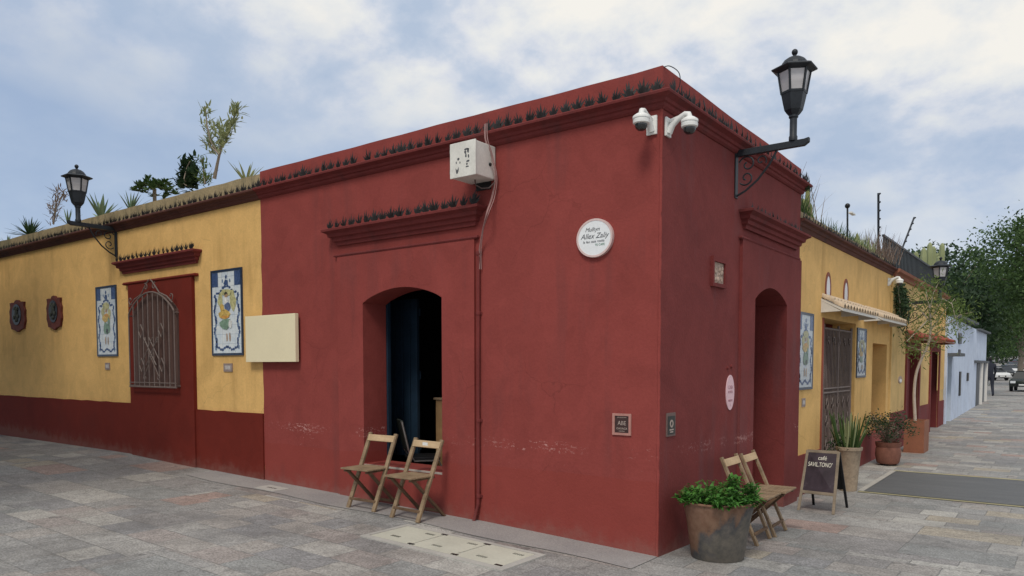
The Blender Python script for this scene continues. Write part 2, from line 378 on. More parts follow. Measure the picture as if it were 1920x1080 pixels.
# paving: slabs of grey, pink and ochre stone
def paving(name, scale_w=0.50, scale_h=0.33, rot=0.0, street=False):
    m = MT(name); p = m.pos()
    wob = m.N('ShaderNodeTexNoise'); wob.inputs['Scale'].default_value = 1.7; m.l.new(p, wob.inputs['Vector'])
    wmx = m.N('ShaderNodeMix', data_type='RGBA', blend_type='LINEAR_LIGHT'); wmx.inputs[0].default_value = 0.012; wob.inputs['Scale'].default_value = 7.0; m.l.new(p, wmx.inputs[6]); m.l.new(wob.outputs[1], wmx.inputs[7])
    pp = m.N('ShaderNodeMapping'); pp.inputs[2].default_value = (0, 0, rot); m.l.new(wmx.outputs[2], pp.inputs[0])
    def brick(wd, ht, loc, mort=0.006):
        mp = m.N('ShaderNodeMapping'); mp.inputs[1].default_value = loc; m.l.new(pp.outputs[0], mp.inputs[0])
        b = m.N('ShaderNodeTexBrick'); b.offset = 0.43; b.squash = 0.72; b.squash_frequency = 3; b.offset_frequency = 2
        m.l.new(mp.outputs[0], b.inputs[0]); b.inputs['Color1'].default_value = (0, 0, 0, 1); b.inputs['Color2'].default_value = (1, 1, 1, 1)
        b.inputs['Mortar'].default_value = (0.5, 0.5, 0.5, 1); b.inputs['Scale'].default_value = 1.0; b.inputs['Mortar Size'].default_value = mort
        b.inputs['Mortar Smooth'].default_value = 0.4; b.inputs['Bias'].default_value = 0; b.inputs['Brick Width'].default_value = wd; b.inputs['Row Height'].default_value = ht
        return b
    b1 = brick(scale_w, scale_h, (3.3, 7.1, 0), .005); b2 = brick(0.86, 0.52, (1.9, 4.2, 0), .005); b3 = brick(2.7, 1.9, (0.6, 2.5, 0), .0)
    sel = m.math('GREATER_THAN', m.math('ADD', b3.outputs[0], 0.0), 0.52)
    class B: pass
    b = B(); b.outputs = [m.mix(sel, b1.outputs[0], b2.outputs[0]), m.mix(sel, b1.outputs[1], b2.outputs[1])]
    g = [(0.30,0.295,0.29), (0.225,0.225,0.235), (0.36,0.35,0.335), (0.26,0.255,0.25), (0.335,0.31,0.29), (0.24,0.25,0.25), (0.40,0.385,0.36), (0.36,0.24,0.205), (0.28,0.28,0.28), (0.375,0.325,0.25), (0.245,0.235,0.235), (0.31,0.27,0.255), (0.46,0.45,0.42)]
    stops = [0.0, 0.10, 0.19, 0.28, 0.38, 0.47, 0.55, 0.62, 0.66, 0.74, 0.78, 0.86, 0.95]
    col = m.ramp(b.outputs[0], list(zip(stops, g)), 'CONSTANT')
    grey = m.ramp(m.noise(p, 0.35, 4, 0.6), [(0.35, (0.27, 0.272, 0.275)), (0.65, (0.345, 0.335, 0.32))])
    col = m.mix(0.33, col, grey); col = m.mix(1.0, col, (1.0, 1.0, 0.985), 'MULTIPLY')
    n1 = m.noise(p, 9, 6, 0.7); n2 = m.noise(p, 60, 3, 0.7); n3 = m.noise(p, 1.1, 5, 0.6, dist=0.6)
    col = m.mix(0.55, col, m.mix(1.0, col, m.ramp(n2, [(0.38, 0.42), (0.62, 1.5)]), 'MULTIPLY'))
    col = m.mix(0.6, col, m.mix(1.0, col, m.ramp(n1, [(0.32, 0.68), (0.68, 1.28)]), 'MULTIPLY'))
    col = m.mix(0.6, col, m.mix(1.0, col, m.ramp(n3, [(0.32, 0.66), (0.6, 1.12)]), 'MULTIPLY'))
    col = m.mix(m.math('MULTIPLY', b.outputs[1], m.ramp(m.noise(p, 2.3, 4, 0.7), [(0.35, 0.05), (0.65, 0.75)])), col, (0.13, 0.125, 0.12))
    sp_ = m.ramp(m.noise(p, 5.5, 3, 0.4, loc=(3, 3, 3)), [(0.70, 0.0), (0.73, 0.55)]); col = m.mix(sp_, col, (0.10, 0.10, 0.10)); ds = m.ramp(m.noise(p, 0.8, 6, 0.7, sc=(1, 1.8, 1), dist=1.0), [(0.54, 0.0), (0.68, 0.45)]); col = m.mix(ds, col, (0.15, 0.15, 0.15))
    h = m.math('SUBTRACT', m.math('ADD', m.math('MULTIPLY', n1, 0.35), m.math('MULTIPLY', n2, 0.3)), m.math('MULTIPLY', b.outputs[1], 0.5))
    h = m.math('ADD', h, m.math('MULTIPLY', b.outputs[0], 0.15))
    m.bump(h, 0.7, 0.015)
    rg = m.ramp(n3, [(0.3, 0.55), (0.7, 0.85)])
    return m.done(col, rg, 0, 0.35)
M_pave = paving('plaza stone paving')
M_strip = MT('pebbled cement strip'); _p = M_strip.pos()
_a = M_strip.noise(_p, 70, 3, 0.7); _b = M_strip.noise(_p, 2, 4, 0.6)
_c = M_strip.mix(0.6, M_strip.ramp(_a, [(0.35, (0.17, 0.165, 0.17)), (0.65, (0.42, 0.40, 0.39))]), M_strip.ramp(_b, [(0.3, (0.26, 0.25, 0.25)), (0.7, (0.36, 0.345, 0.33))]))
M_strip.bump(_a, 0.6, 0.008); M_strip = M_strip.done(_c, 0.85, 0, 0.25)

# ================================================================ GROUND
def grid(xs, ys, fz, name, mat, **k):
    mb = MB(); nx = len(xs)
    mb.v = [(x, y, fz(x, y)) for y in ys for x in xs]
    for j in range(len(ys)-1):
        for i in range(nx-1): mb.f.append((j*nx+i, j*nx+i+1, (j+1)*nx+i+1, (j+1)*nx+i)); mb.mi.append(0)
    return mb.build(name, mat, recalc=False, **k)
def frange(a, b, st):
    r = []
    while a < b - 1e-6: r.append(a); a += st
    return r + [b]
xs = [-900, -400, -200, -100, -60, -40, -30] + frange(-25, 8, 0.5) + [10, 14, 20, 40, 100, 400, 900]
ys = [-600, -200, -60, -30] + frange(-20, 40, 0.5) + frange(42, 160, 4)[0:] + [200, 250, 320, 420, 900, 2000]
tag(grid(xs, ys, gz, 'ground', M_pave), kind='structure')
# pebbled cement strips at the foot of the walls
def strip(name, pts_in, pts_out):
    mb = MB(); n = len(pts_in)
    for (x, y) in pts_in: mb.v.append((x, y, gz(x, y) + 0.006))
    for (x, y) in pts_out: mb.v.append((x, y, gz(x, y) + 0.006))
    for i in range(n-1): mb.f.append((i, i+1, n+i+1, n+i)); mb.mi.append(0)
    return tag(mb.build(name, M_strip), kind='structure')
rx = frange(-6.6, 0.0, 0.25)
strip('pavement_strip', [(x, 0.02) for x in rx], [(x, -0.47 - 0.03*math.sin(x*3)) for x in rx])

# ================================================================ RED CORNER BUILDING
XR = -5.49; YR = 3.83; TH = 0.32
red = thing('red_building', (XR/2, 1.9, 0), 'dark red stucco corner building with agave studded cornice, pipe and arched doorways', 'building', world=True)
mb = MB(); mb.prism([[(-0.003, -0.3), (-0.003, 3.72)] + [(v, u) for u, v in wavy(3.72, -0.3, XR, .007, .12, 5)], arch(-3.585, -2.405, 0.515, 2.30, 2.44)], FL, -TH, 0.0)
tag(mb.build('plaza_wall', M_red, red), 'red stucco wall facing the plaza')
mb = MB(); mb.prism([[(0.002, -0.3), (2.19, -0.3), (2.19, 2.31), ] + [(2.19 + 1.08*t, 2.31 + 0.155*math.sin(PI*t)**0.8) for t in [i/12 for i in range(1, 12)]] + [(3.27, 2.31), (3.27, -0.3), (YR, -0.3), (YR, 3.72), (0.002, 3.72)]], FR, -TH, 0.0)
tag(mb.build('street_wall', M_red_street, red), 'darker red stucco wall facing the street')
rb = random.Random(3); mb = MB(); cz_ = frange(-0.05, 3.70, 0.05)
mb.tube([(-.010 + rb.uniform(-.002, .002), .008 + rb.uniform(-.002, .002), z) for z in cz_], [.0135 + rb.uniform(-.0025, .002) for z in cz_], 10); mb.build('worn_corner', M_red, red, smooth=True)
# parapet over the cornice, slightly uneven along the top
mb = MB()
def para(o, zt):
    pts = []
    for x in frange(XR, 0.0, 0.25): pts.append((x, -o, zt + 0.002*math.sin(x*2.1) + 0.002*math.sin(x*7)))
    pts[-1] = (o, -o, zt + 0.004)
    for y in frange(0.25, YR, 0.25): pts.append((o, y, zt - 0.03*(y/YR) + 0.005*math.sin(y*3)))
    return pts
pin, pout = para(-0.18, 4.035), para(0.0, 4.035)
n = len(pout)
vs = [(p[0], p[1], 3.71) for p in pout] + pout + pin + [(p[0], p[1], 3.71) for p in pin]
fs = []
for i in range(n-1):
    for a in range(4): b = (a+1) % 4; fs.append((a*n+i, a*n+i+1, b*n+i+1, b*n+i))
fs += [(0, n, 2*n, 3*n), (n-1, 2*n-1, 3*n-1, 4*n-1)]
mb.add(vs, fs); mb.build('parapet', M_redtrim if False else M_red, red)
path = lambda o: [(XR, -o), (o, -o), (o, YR + o)]
PROF = [(-0.02, 3.695), (0.012, 3.695), (0.030, 3.712), (0.036, 3.735), (0.052, 3.742), (0.060, 3.765), (0.085, 3.778), (0.107, 3.788), (0.110, 3.806), (0.104, 3.815), (-0.02, 3.822)]
mb = MB(); sweep(mb, path, PROF)
cor = mb.build('cornice', M_redtrim, red)
# raised door surrounds
mb = MB(); mb.prism([rect(-4.01, -1.975, -0.3, 2.845), arch(-3.585, -2.405, 0.515, 2.30, 2.44)], FL, 0.0, 0.028)
mb.build('door_surround', M_red, red)
arcR = [(2.19 + 1.08*t, 2.31 + 0.155*math.sin(PI*t)**0.8) for t in [i/12 for i in range(1, 12)]]
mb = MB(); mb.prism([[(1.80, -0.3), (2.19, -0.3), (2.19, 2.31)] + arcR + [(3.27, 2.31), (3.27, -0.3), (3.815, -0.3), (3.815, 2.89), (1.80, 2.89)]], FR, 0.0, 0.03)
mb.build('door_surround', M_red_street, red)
for fr, u0, u1, z0, mt in ((FL, -4.02, -1.965, 2.845, M_redtrim), (FR, 1.79, 3.70, 2.885, M_redtrim)):
    mb = MB(); moulding(mb, fr, u0, u1, [(0.0, z0), (0.034, z0), (0.040, z0 + 0.012), (0.034, z0 + 0.028), (0.0, z0 + 0.03)])
    mb.build('string_course', mt, red)
def lintel(fr, u0, u1, z0, mat, parent, s=1.0, name='lintel'):
    mb = MB()
    moulding(mb, fr, u0, u1, [(0.0, z0), (0.030*s, z0), (0.036*s, z0+0.035), (0.060*s, z0+0.045), (0.066*s, z0+0.080), (0.098*s, z0+0.092), (0.104*s, z0+0.125), (0.140*s, z0+0.145), (0.150*s, z0+0.150), (0.152*s, z0+0.172), (0.144*s, z0+0.178), (0.0, z0+0.186)])
    return mb.build(name, mat, parent)
lnL = lintel(FL, -3.985, -1.985, 2.970, M_redtrim, red)
lnR = lintel(FR, 1.90, 3.62, 3.000, M_redtrim, red)
# agave shaped metal ornaments along the ledges
def agave_mesh(seed, hgt=0.125, n=7):
    r = random.Random(seed); mb = MB()
    for k in range(n):
        t = (k - (n-1)/2) / ((n-1)/2); a = t * 0.95 + r.uniform(-.1, .1); L = hgt * (1.05 - 0.22*abs(t)) * r.uniform(.85, 1.1)
        dp = r.uniform(-.3, .3)
        tip = Vector((math.sin(a)*L*0.80, dp*0.05, math.cos(a)*L)); mid = tip*0.5 + Vector((math.sin(a)*0.004, -0.008 + dp*0.02, 0)); wd = 0.0115
        nx = Vector((math.cos(a), 0, -math.sin(a)))
        mb.add([Vector((0.006*t, 0, 0)) - nx*wd*.7, Vector((0.006*t, 0, 0)) + nx*wd*.7, mid + nx*wd, mid - nx*wd, tip, Vector((0.006*t, 0.007, 0)), mid + Vector((0, 0.008, 0))],
               [(0, 1, 2, 3), (3, 2, 4), (0, 3, 6, 5), (1, 5, 6, 2), (3, 4, 6), (2, 6, 4)])
    return mb
orn_src = [agave_mesh(i) for i in range(4)]
def ornaments(parent, places):
    meshes = []
    for k, (x, y, z, rz, s) in enumerate(places):
        if k > 4 and random.random() < .004: continue
        if k < 4:
            o = orn_src[k].build('agave_ornament', M_orn, None, recalc=False); meshes.append(o.data)
        else: o = bpy.data.objects.new('agave_ornament', random.choice(meshes)); COL.objects.link(o)
        o.location = (x, y, z); o.rotation_euler = (random.uniform(-.12, .12), random.uniform(-.18, .18), rz + random.uniform(-.25, .25)); q = s*random.uniform(.85, 1.12); o.scale = (q, q, q)
        o.parent = parent; o.matrix_parent_inverse = wmat(parent).inverted()
pl = [(x, -0.062, 3.815, 0, 1.0) for x in frange(XR + 0.06, -0.02, 0.126)] + [(0.062, y, 3.815, PI/2, 1.0) for y in frange(0.07, YR - 0.02, 0.13)]
ornaments(cor, pl)
ornaments(lnL, [(x, -0.09, 3.15, 0, 1.0) for x in frange(-4.05, -1.92, 0.125)])
ornaments(lnR, [(0.07, y, 3.18, PI/2, 0.75) for y in frange(1.95, 3.6, 0.13)])
# sill, room behind, shutters
mb = MB(); mb.box(-3.583, -2.407, -0.03, 0.30, 0.488, 0.512); mb.build('window_sill', plain('worn concrete sill', (0.40, 0.35, 0.31), 0.85, 0.2, 9, bump=0.4), red, bevel=0.004)
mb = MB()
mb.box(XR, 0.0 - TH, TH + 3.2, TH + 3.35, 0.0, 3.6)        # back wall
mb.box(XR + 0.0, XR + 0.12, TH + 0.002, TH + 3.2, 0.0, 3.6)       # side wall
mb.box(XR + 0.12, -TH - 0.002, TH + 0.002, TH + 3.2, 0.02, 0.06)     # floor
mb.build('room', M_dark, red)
mb = MB(); mb.box(XR + 0.01, -0.19, 0.19, YR + 0.0, 3.6, 3.70); mb.build('roof', M_roof, red)
mb = MB()
x0, x1, y0 = -4.12, -3.50, 0.74
for k in range(5):
    u = x0 + (x1-x0)*k/5; mb.box(u + .012, u + (x1-x0)/5 - .004, y0 + 0.006*(k % 2), y0 + 0.045, 0.52, 2.40)
for z in (0.6, 1.45, 2.2): mb.box(x0, x1, y0 + 0.05, y0 + 0.07, z, z + 0.09)
mb.build('folding_shutter', M_bluewood, red, bevel=0.004)
mb = MB(); mb.box(-3.600, -3.560, 0.325, 0.37, 0.52, 2.45); mb.build('shutter_post', M_bluewood, red)
# street doorway: deep red reveal and dark door leaf
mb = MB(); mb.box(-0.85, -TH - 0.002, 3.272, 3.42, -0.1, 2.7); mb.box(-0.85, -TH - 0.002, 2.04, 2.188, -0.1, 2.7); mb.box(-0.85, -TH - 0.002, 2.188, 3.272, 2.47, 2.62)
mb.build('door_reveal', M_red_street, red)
mb = MB()
for k in range(4): mb.box(-0.80, -0.755, 2.19 + k*0.27 + .004, 2.19 + (k+1)*0.27 - .004, -0.08, 2.46)
for z in (0.1, 1.1, 2.1): mb.box(-0.755, -0.735, 2.25, 3.22, z, z+0.1)
mb.build('door', M_maroon, red, bevel=0.004)

# ================================================================ LEFT YELLOW WING
XL = -24.0
yel = thing('yellow_building', (-12, 1.5, 0.2), 'yellow ochre wing left of the red corner, with dark red dado and planted roof', 'building', world=True)
mb = MB(); mb.prism([rect(XL, XR + .03, -0.3, 3.69)], FL, -0.10, -0.004); mb.prism([rect(XL, XR, -0.3, 3.80)], FL, -TH, -0.101); mb.build('wall', M_yel, yel)
for a, b, h in ((XL, -8.85, 1.035), (-7.05, XR - 0.002, 1.0)):
    mb = MB(); mb.prism([[(a, -.3), (b, -.3)] + wavy(b, a, h, .006, .22, 9)], FL, -0.002, 0.020); mb.build('dado', M_dado, yel)
mb = MB(); mb.prism([rect(-8.85, -7.05, -0.3, 2.84), ], FL, -0.002, 0.045); wp = mb.build('window_surround', M_dado, yel)
mb = MB(); moulding(mb, FL, -8.93, -7.00, [(0, 2.842), (0.05, 2.842), (0.062, 2.858), (0.05, 2.882), (0, 2.885)]); mb.build('surround_moulding', M_dado, yel)
M_hollow = plain('window dark brown wood', (0.10, 0.055, 0.045), 0.6, 0.2, 4)
mb = MB(); mb.prism([arch(-8.70, -7.40, 1.30, 2.40, 2.68)], FL, 0.046, 0.052); mb.build('window_shutter', M_hollow, wp)
mb = MB()
bars = frange(-8.70, -7.40, 1.30/9)
def archz(u): t = max(0, min(1, (u + 8.70)/1.30)); return 2.38 + 0.30*math.sin(PI*t)**0.8
for u in bars: mb.tube([(u, -0.115, 1.30), (u, -0.115, archz(u))], 0.010, 6)
for sx in (-8.70, -7.40):
    for z in (1.32, 2.36): mb.tube([(sx, -0.045, z), (sx, -0.115, z)], 0.010, 6)
mb.tube([(-8.72, -0.115, 1.30), (-7.38, -0.115, 1.30)], 0.013, 6); mb.tube([(-8.72, -0.115, 1.36), (-7.38, -0.115, 1.36)], 0.008, 6)
mb.tube([(u, -0.115, archz(u)) for u in frange(-8.70, -7.40, 0.05)], 0.013, 6)
def spiral(cx, cz, r0, r1, a0, a1, y, n=18): return [(cx + (r0+(r1-r0)*i/n)*math.cos(a0+(a1-a0)*i/n), y, cz + (r0+(r1-r0)*i/n)*math.sin(a0+(a1-a0)*i/n)) for i in range(n+1)]
for sg in (-1, 1):
    xx = lambda d: -8.05 + sg*d
    mb.tube([(xx(0.62), -0.115, 2.50), (xx(0.46), -0.115, 2.60), (xx(0.26), -0.115, 2.66), (xx(0.12), -0.115, 2.79), (xx(0.03), -0.115, 2.86)], 0.010, 6)
    mb.tube([(x if sg > 0 else -16.10 - x, y, z) for x, y, z in spiral(-7.47, 2.59, 0.07, 0.015, -2.2, 3.4, -0.115)], 0.007, 5)
    mb.tube([(x if sg > 0 else -16.10 - x, y, z) for x, y, z in spiral(-7.93, 2.76, 0.06, 0.012, 1.0, 6.6, -0.115)], 0.007, 5)
    for z in (2.12, 1.62):
        c = xx(0.29); mb.tube([(c, -0.117, z+0.10), (c+0.065, -0.117, z), (c, -0.117, z-0.10), (c-0.065, -0.117, z), (c, -0.117, z+0.10)], 0.008, 5)
    mb.tube([(xx(-0.20), -0.12, 2.02), (xx(0.14), -0.12, 1.62)], 0.009, 5); mb.tube([(xx(-0.05), -0.12, 2.02), (xx(0.22), -0.12, 1.70)], 0.007, 5)
    mb.tube([(xx(-0.20), -0.12, 1.46), (xx(0.10), -0.12, 1.86)], 0.008, 5)
    mb.tube([(x if sg > 0 else -16.10 - x, y, z) for x, y, z in spiral(-7.86, 1.98, 0.05, 0.01, 2, 7.5, -0.12)], 0.006, 5)
    mb.tube([(x if sg > 0 else -16.10 - x, y, z) for x, y, z in spiral(-7.86, 1.44, 0.05, 0.01, 1, -4.5, -0.12)], 0.006, 5)
mb.build('window_grille', M_greyiron, wp, smooth=True)
ly = lintel(FL, -9.02, -6.98, 3.02, M_brownc if False else M_redtrim, yel, 0.9)
ornaments(ly, [(x, -0.085, 3.205, 0, 0.85) for x in frange(-9.08, -6.95, 0.125)])
mb = MB(); sweep(mb, lambda o: [(XL, -o), (XR - 0.002, -o)], [(o, z - 0.004) for o, z in PROF]); yc = mb.build('cornice', M_brownc, yel)
mb = MB(); nseg = frange(XL, XR - 0.002, 0.3)
n = len(nseg); zt = [4.012 + random.uniform(-.006, .006) for x in nseg]
vs = [(x, 0.0, 3.80) for x in nseg] + [(x, 0.004, z) for x, z in zip(nseg, zt)] + [(x, 0.25, z + .01) for x, z in zip(nseg, zt)] + [(x, 0.25, 3.80) for x in nseg]
fs = [(a*n+i, a*n+i+1, ((a+1) % 4)*n+i+1, ((a+1) % 4)*n+i) for i in range(n-1) for a in range(4)] + [(0, n, 2*n, 3*n), (n-1, 2*n-1, 3*n-1, 4*n-1)]
mb.add(vs, fs); mb.build('parapet', M_lichen, yel)
ornaments(yc, [(x, -0.058, 3.811, 0, 0.8) for x in frange(XL + 9.3, XR - 0.05, 0.126)])
mb = MB(); mb.box(XL, XR, TH, 5.0, 3.6, 3.72); mb.box(XL, XL+0.3, TH, 5.0, 0, 3.6); mb.box(XL+0.3, XR-.002, 4.7, 5.0, 0.0, 3.6); mb.build('roof', M_roof, yel)

# ================================================================ STREET SIDE BUILDINGS
X1 = -0.05                                     # face of the yellow street front
FS = lambda u, v, w: Vector((X1 + w, u, v))
Y1, Y2 = YR, 9.76
sy = thing('yellow_building', (-2, 7, 0), 'yellow ochre street front with gate, oval windows and clay tile awning, beyond the red corner', 'building', world=True)
mb = MB(); mb.prism([[(Y1 + .004, -0.3), (5.10, -0.3), (5.10, 2.27), (7.05, 2.27), (7.05, -0.3), (8.30, -0.3), (8.30, 2.0), (9.50, 2.0), (9.50, -0.3), (Y2, -0.3), (Y2, 3.30), (Y1 + .004, 3.30)]], FS, -0.35, 0.0)
mb.build('wall', M_yel, sy)
for a, b in ((Y1 + .006, 5.098), (7.052, 8.298), (9.502, Y2)):
    mb = MB(); mb.prism([rect(a, b, -0.3, 0.46)], FS, -0.002, 0.02); mb.build('dado', M_red_street, sy)
mb = MB(); sweep(mb, lambda o: [(X1 + o, Y1 + 0.004), (X1 + o, Y2 + 0.02)], [(-0.02, 3.29), (0.015, 3.29), (0.03, 3.33), (0.05, 3.34), (0.06, 3.37), (0.10, 3.385), (0.105, 3.41), (-0.02, 3.425)])
sc_ = mb.build('cornice', M_brownc, sy)
mb = MB(); mb.box(X1 - 0.3, X1 - 0.002, Y1 + .004, Y2, 3.42, 3.53); mb.build('parapet', M_lichen, sy)
ornaments(sc_, [(X1 + 0.055, y, 3.415, PI/2, 0.8) for y in frange(Y1 + .1, Y2 - .02, 0.13)])
mb = MB(); mb.box(-4.0, X1 - 0.36, Y1 + 0.02, Y2 + 7, 3.2, 3.32); mb.box(-4.0, -3.7, Y1 + .02, Y2 + 7, -.2, 3.2); mb.build('roof', M_roof, sy)
# gateway
mb = MB(); mb.box(X1 - 0.70, X1 - 0.352, 5.0, 5.098, -.1, 2.3); mb.box(X1 - 0.70, X1 - 0.352, 7.052, 7.15, -.1, 2.3); mb.box(X1-0.7, X1-0.352, 5.098, 7.052, 2.272, 2.4)
mb.prism([rect(5.10, 5.16, -0.1, 2.268)], FS, -0.35, 0.012)
mb.build('gate_jamb', M_rust if False else plain('red brown jamb paint', (0.27, 0.062, 0.035), 0.7, 0.1, 3), sy)
mb = MB(); mb.box(-2.6, -2.5, 4.6, 7.4, -.1, 2.5); mb.box(-2.5, X1-0.702, 4.6, 4.68, -.1, 2.5); mb.box(-2.5, X1-0.702, 7.32, 7.4, -.1, 2.5); mb.box(-2.5, X1-0.702, 4.68, 7.32, 2.45, 2.5)
mb.build('passage', plain('dim passage plaster', (0.12, 0.10, 0.095), 0.9, 0.2, 3), sy)
gate = None
mb = MB(); gx = X1 - 0.06
for y in frange(5.45, 7.0, 0.078): mb.tube([(gx, y, -0.03), (gx, y, 2.16)], 0.009, 5)
for z in (0.05, 1.22, 1.28, 2.14): mb.tube([(gx, 5.40, z), (gx, 7.04, z)], 0.014, 6)
for y in (5.42, 6.23, 7.03): mb.tube([(gx, y, -0.05), (gx, y, 2.2)], 0.02, 6)
for k in range(5):
    y = 5.62 + k*0.31
    for z in (0.45, 0.80, 1.05): mb.tube([(gx+.012, y, z+.09), (gx+.012, y+.05, z), (gx+.012, y, z-.09), (gx+.012, y-.05, z), (gx+.012, y, z+.09)], 0.008, 5)
    mb.tube([(gx+.012, yy, zz) for yy, _, zz in spiral(y, 1.98, 0.07, 0.015, -1, 5, 0)], 0.008, 5)
gate = mb.build('iron_gate', M_greyiron, sy, smooth=True)
mb = MB(); mb.box(gx - .05, gx - .01, 5.46, 5.60, 1.42, 1.62); mb.build('gate_notice', M_signw, gate)
# little doorway further on
mb = MB(); mb.box(X1 - 0.60, X1 - 0.352, 9.502, 9.6, -.1, 2.1); mb.box(X1 - .60, X1 - .352, 8.2, 8.298, -.1, 2.1); mb.box(X1-.6, X1-.352, 8.298, 9.502, 2.002, 2.1); mb.build('door_reveal', M_yel, sy)
mb = MB(); mb.box(X1 - .60, X1 - .55, 8.30, 9.50, -.08, 2.0); mb.box(X1-.55, X1-.53, 8.4, 8.85, .2, 1.8); mb.box(X1-.55, X1-.53, 8.95, 9.4, .2, 1.8); mb.build('door', plain('brown door wood', (0.13, 0.07, 0.045), 0.6, 0.2, 5), sy)
mb = MB(); mb.box(X1 - 0.35, X1 + 0.02, 8.302, 9.498, -0.05, 0.42); mb.build('low_wall', plain('red low wall', (0.27, 0.06, 0.05), 0.8, 0.1, 3), sy)
# oval windows
for c in (5.34, 6.34):
    mb = MB(); mb.prism([circ(c, 2.675, 0.145, 0.235), circ(c, 2.675, 0.100, 0.18)], FS, -0.01, 0.012); f_ = mb.build('oval_window', plain('red brown window ring', (0.22, 0.07, 0.045), 0.7, 0.2, 8), sy, smooth=True)
    mb = MB(); mb.prism([circ(c, 2.675, 0.102, 0.182)], FS, 0.002, 0.009); mb.build('pane', plain('window pane with painted reflection', (0.62, 0.58, 0.58), 0.2, 0.1, 4, spec=0.6), f_)  # pale base colour stands in for the reflection in the glass
# clay tile awnings
def tile_awning(fr, u0, u1, z0, depth, drop, mat, board, parent, pitch=0.16, nm='tile_awning'):
    mb = MB(); k = int((u1-u0)/pitch)
    for i in range(k):
        c = u0 + (i+.5)*(u1-u0)/k; r0 = pitch*0.42
        for rr, (t0, t1) in enumerate(((0.0, 0.55), (0.5, 1.0))):
            a = []; b = []
            for q in range(7):
                th = PI*q/6; jit = random.uniform(-.006, .006)
                for t, L_ in ((t0, a), (t1, b)):
                    rad = r0*(0.86 + 0.14*(t-t0)/(t1-t0)); L_.append(fr(c + rad*math.cos(th), z0 - drop*t + rad*math.sin(th)*0.8 + 0.012*(1-rr), depth*t + 0.0))
            ai = [v - Vector((0, 0, 0.014)) for v in a]; bi = [v - Vector((0, 0, 0.014)) for v in b]
            vs = a + b + ai + bi; fs = []
            for q in range(6): fs += [(q, q+1, 8+q, 7+q), (14+q, 21+q, 22+q, 15+q), (7+q, 8+q, 22+q, 21+q), (q, 14+q, 15+q, q+1)]
            fs += [(0, 7, 21, 14), (6, 20, 27, 13)]
            mb.add(vs, fs)
    o = mb.build(nm, mat, parent)
    b2 = MB()
    b2.add([fr(u0, z0 - .02, 0), fr(u1, z0 - .02, 0), fr(u1, z0 - drop - .02, depth*.96), fr(u0, z0 - drop - .02, depth*.96), fr(u0, z0 - .05, 0), fr(u1, z0 - .05, 0), fr(u1, z0 - drop - .05, depth*.96), fr(u0, z0 - drop - .05, depth*.96)],
           [(0,1,2,3), (7,6,5,4), (0,4,5,1), (1,5,6,2), (2,6,7,3), (3,7,4,0)])
    for u in (u0 + .02, (u0+u1)/2, u1 - .02):
        b2.add([fr(u-.02, z0 - .051, 0), fr(u-.02, z0 - drop - .051, depth*.9), fr(u-.02, z0 - drop - .06, 0), fr(u+.02, z0 - .051, 0), fr(u+.02, z0 - drop - .051, depth*.9), fr(u+.02, z0 - drop - .06, 0)], [(0,1,2), (5,4,3), (0,3,4,1), (1,4,5,2), (2,5,3,0)])
    b2.build('awning_board', board, o)
    return o
M_board = plain('white painted board', (0.62, 0.60, 0.56), 0.6, 0.08, 5)
tile_awning(FS, 5.02, 7.25, 2.545, 0.29, 0.15, M_tile, M_board, sy)
tile_awning(FS, 7.60, 9.72, 2.545, 0.29, 0.15, M_tile, M_board, sy)

# second ochre front
X2 = -0.02; F2 = lambda u, v, w: Vector((X2 + w, u, v)); Y3 = 16.75
oy = thing('ochre_building', (-2, 13, 0), 'pale ochre street front with two maroon doors under small red tile canopies', 'building', world=True)
mb = MB(); mb.prism([[(Y2 + .004, -.3), (11.35, -.3), (11.35, 1.93), (12.75, 1.93), (12.75, -.3), (14.45, -.3), (14.45, 1.96), (15.70, 1.96), (15.70, -.3), (Y3, -.3), (Y3, 3.28), (Y2 + .004, 3.28)]], F2, -0.3, 0.0); mb.build('wall', M_yel2, oy)
for a, b in ((Y2 + .006, 11.188), (12.912, 14.288), (15.862, Y3)):
    mb = MB(); mb.prism([rect(a, b, -.3, 0.72)], F2, -.002, 0.02); mb.build('dado', M_red_street, oy)
mb = MB(); sweep(mb, lambda o: [(X2 + o, Y2 + 0.03), (X2 + o, Y3)], [(-.02, 3.27), (0.03, 3.27), (0.05, 3.33), (0.10, 3.36), (0.11, 3.41), (-.02, 3.43)]); mb.build('cornice', M_terra, oy)
for a, b, h in ((11.35, 12.75, 1.93), (14.45, 15.70, 1.96)):
    mb = MB(); mb.box(X2 - .158, X2 - .004, a + .002, a + .03, -.1, h - .002); mb.build('door_jamb', M_maroon, oy); mb = MB(); mb.box(X2 - .158, X2 - .004, b - .03, b - .002, -.1, h - .002); mb.build('door_jamb', M_maroon, oy)
    mb = MB(); mb.box(X2 - .22, X2 - .16, a, b, -.1, h); mb.box(X2 - .16, X2 - .14, a + .12, (a+b)/2 - .05, .2, h - .2); mb.box(X2 - .16, X2 - .14, (a+b)/2 + .05, b - .12, .2, h - .2); mb.build('door', M_maroon, oy)
    mb = MB(); mb.prism([[(a - .16, -.3), (a, -.3), (a, h), (b, h), (b, -.3), (b + .16, -.3), (b + .16, h + .16), (a - .16, h + .16)]], F2, -.001, 0.03); mb.build('door_frame', M_red_street, oy)
    tile_awning(F2, a - .25, b + .25, h + .36, 0.34, 0.12, M_redtile, M_rust, oy, 0.15, 'tile_canopy')
mb = MB(); mb.prism([rect(Y3 - 1.2, Y3, 1.0, 3.1)], F2, 0.001, 0.006); mb.build('bright_yellow_patch', M_yel, oy)

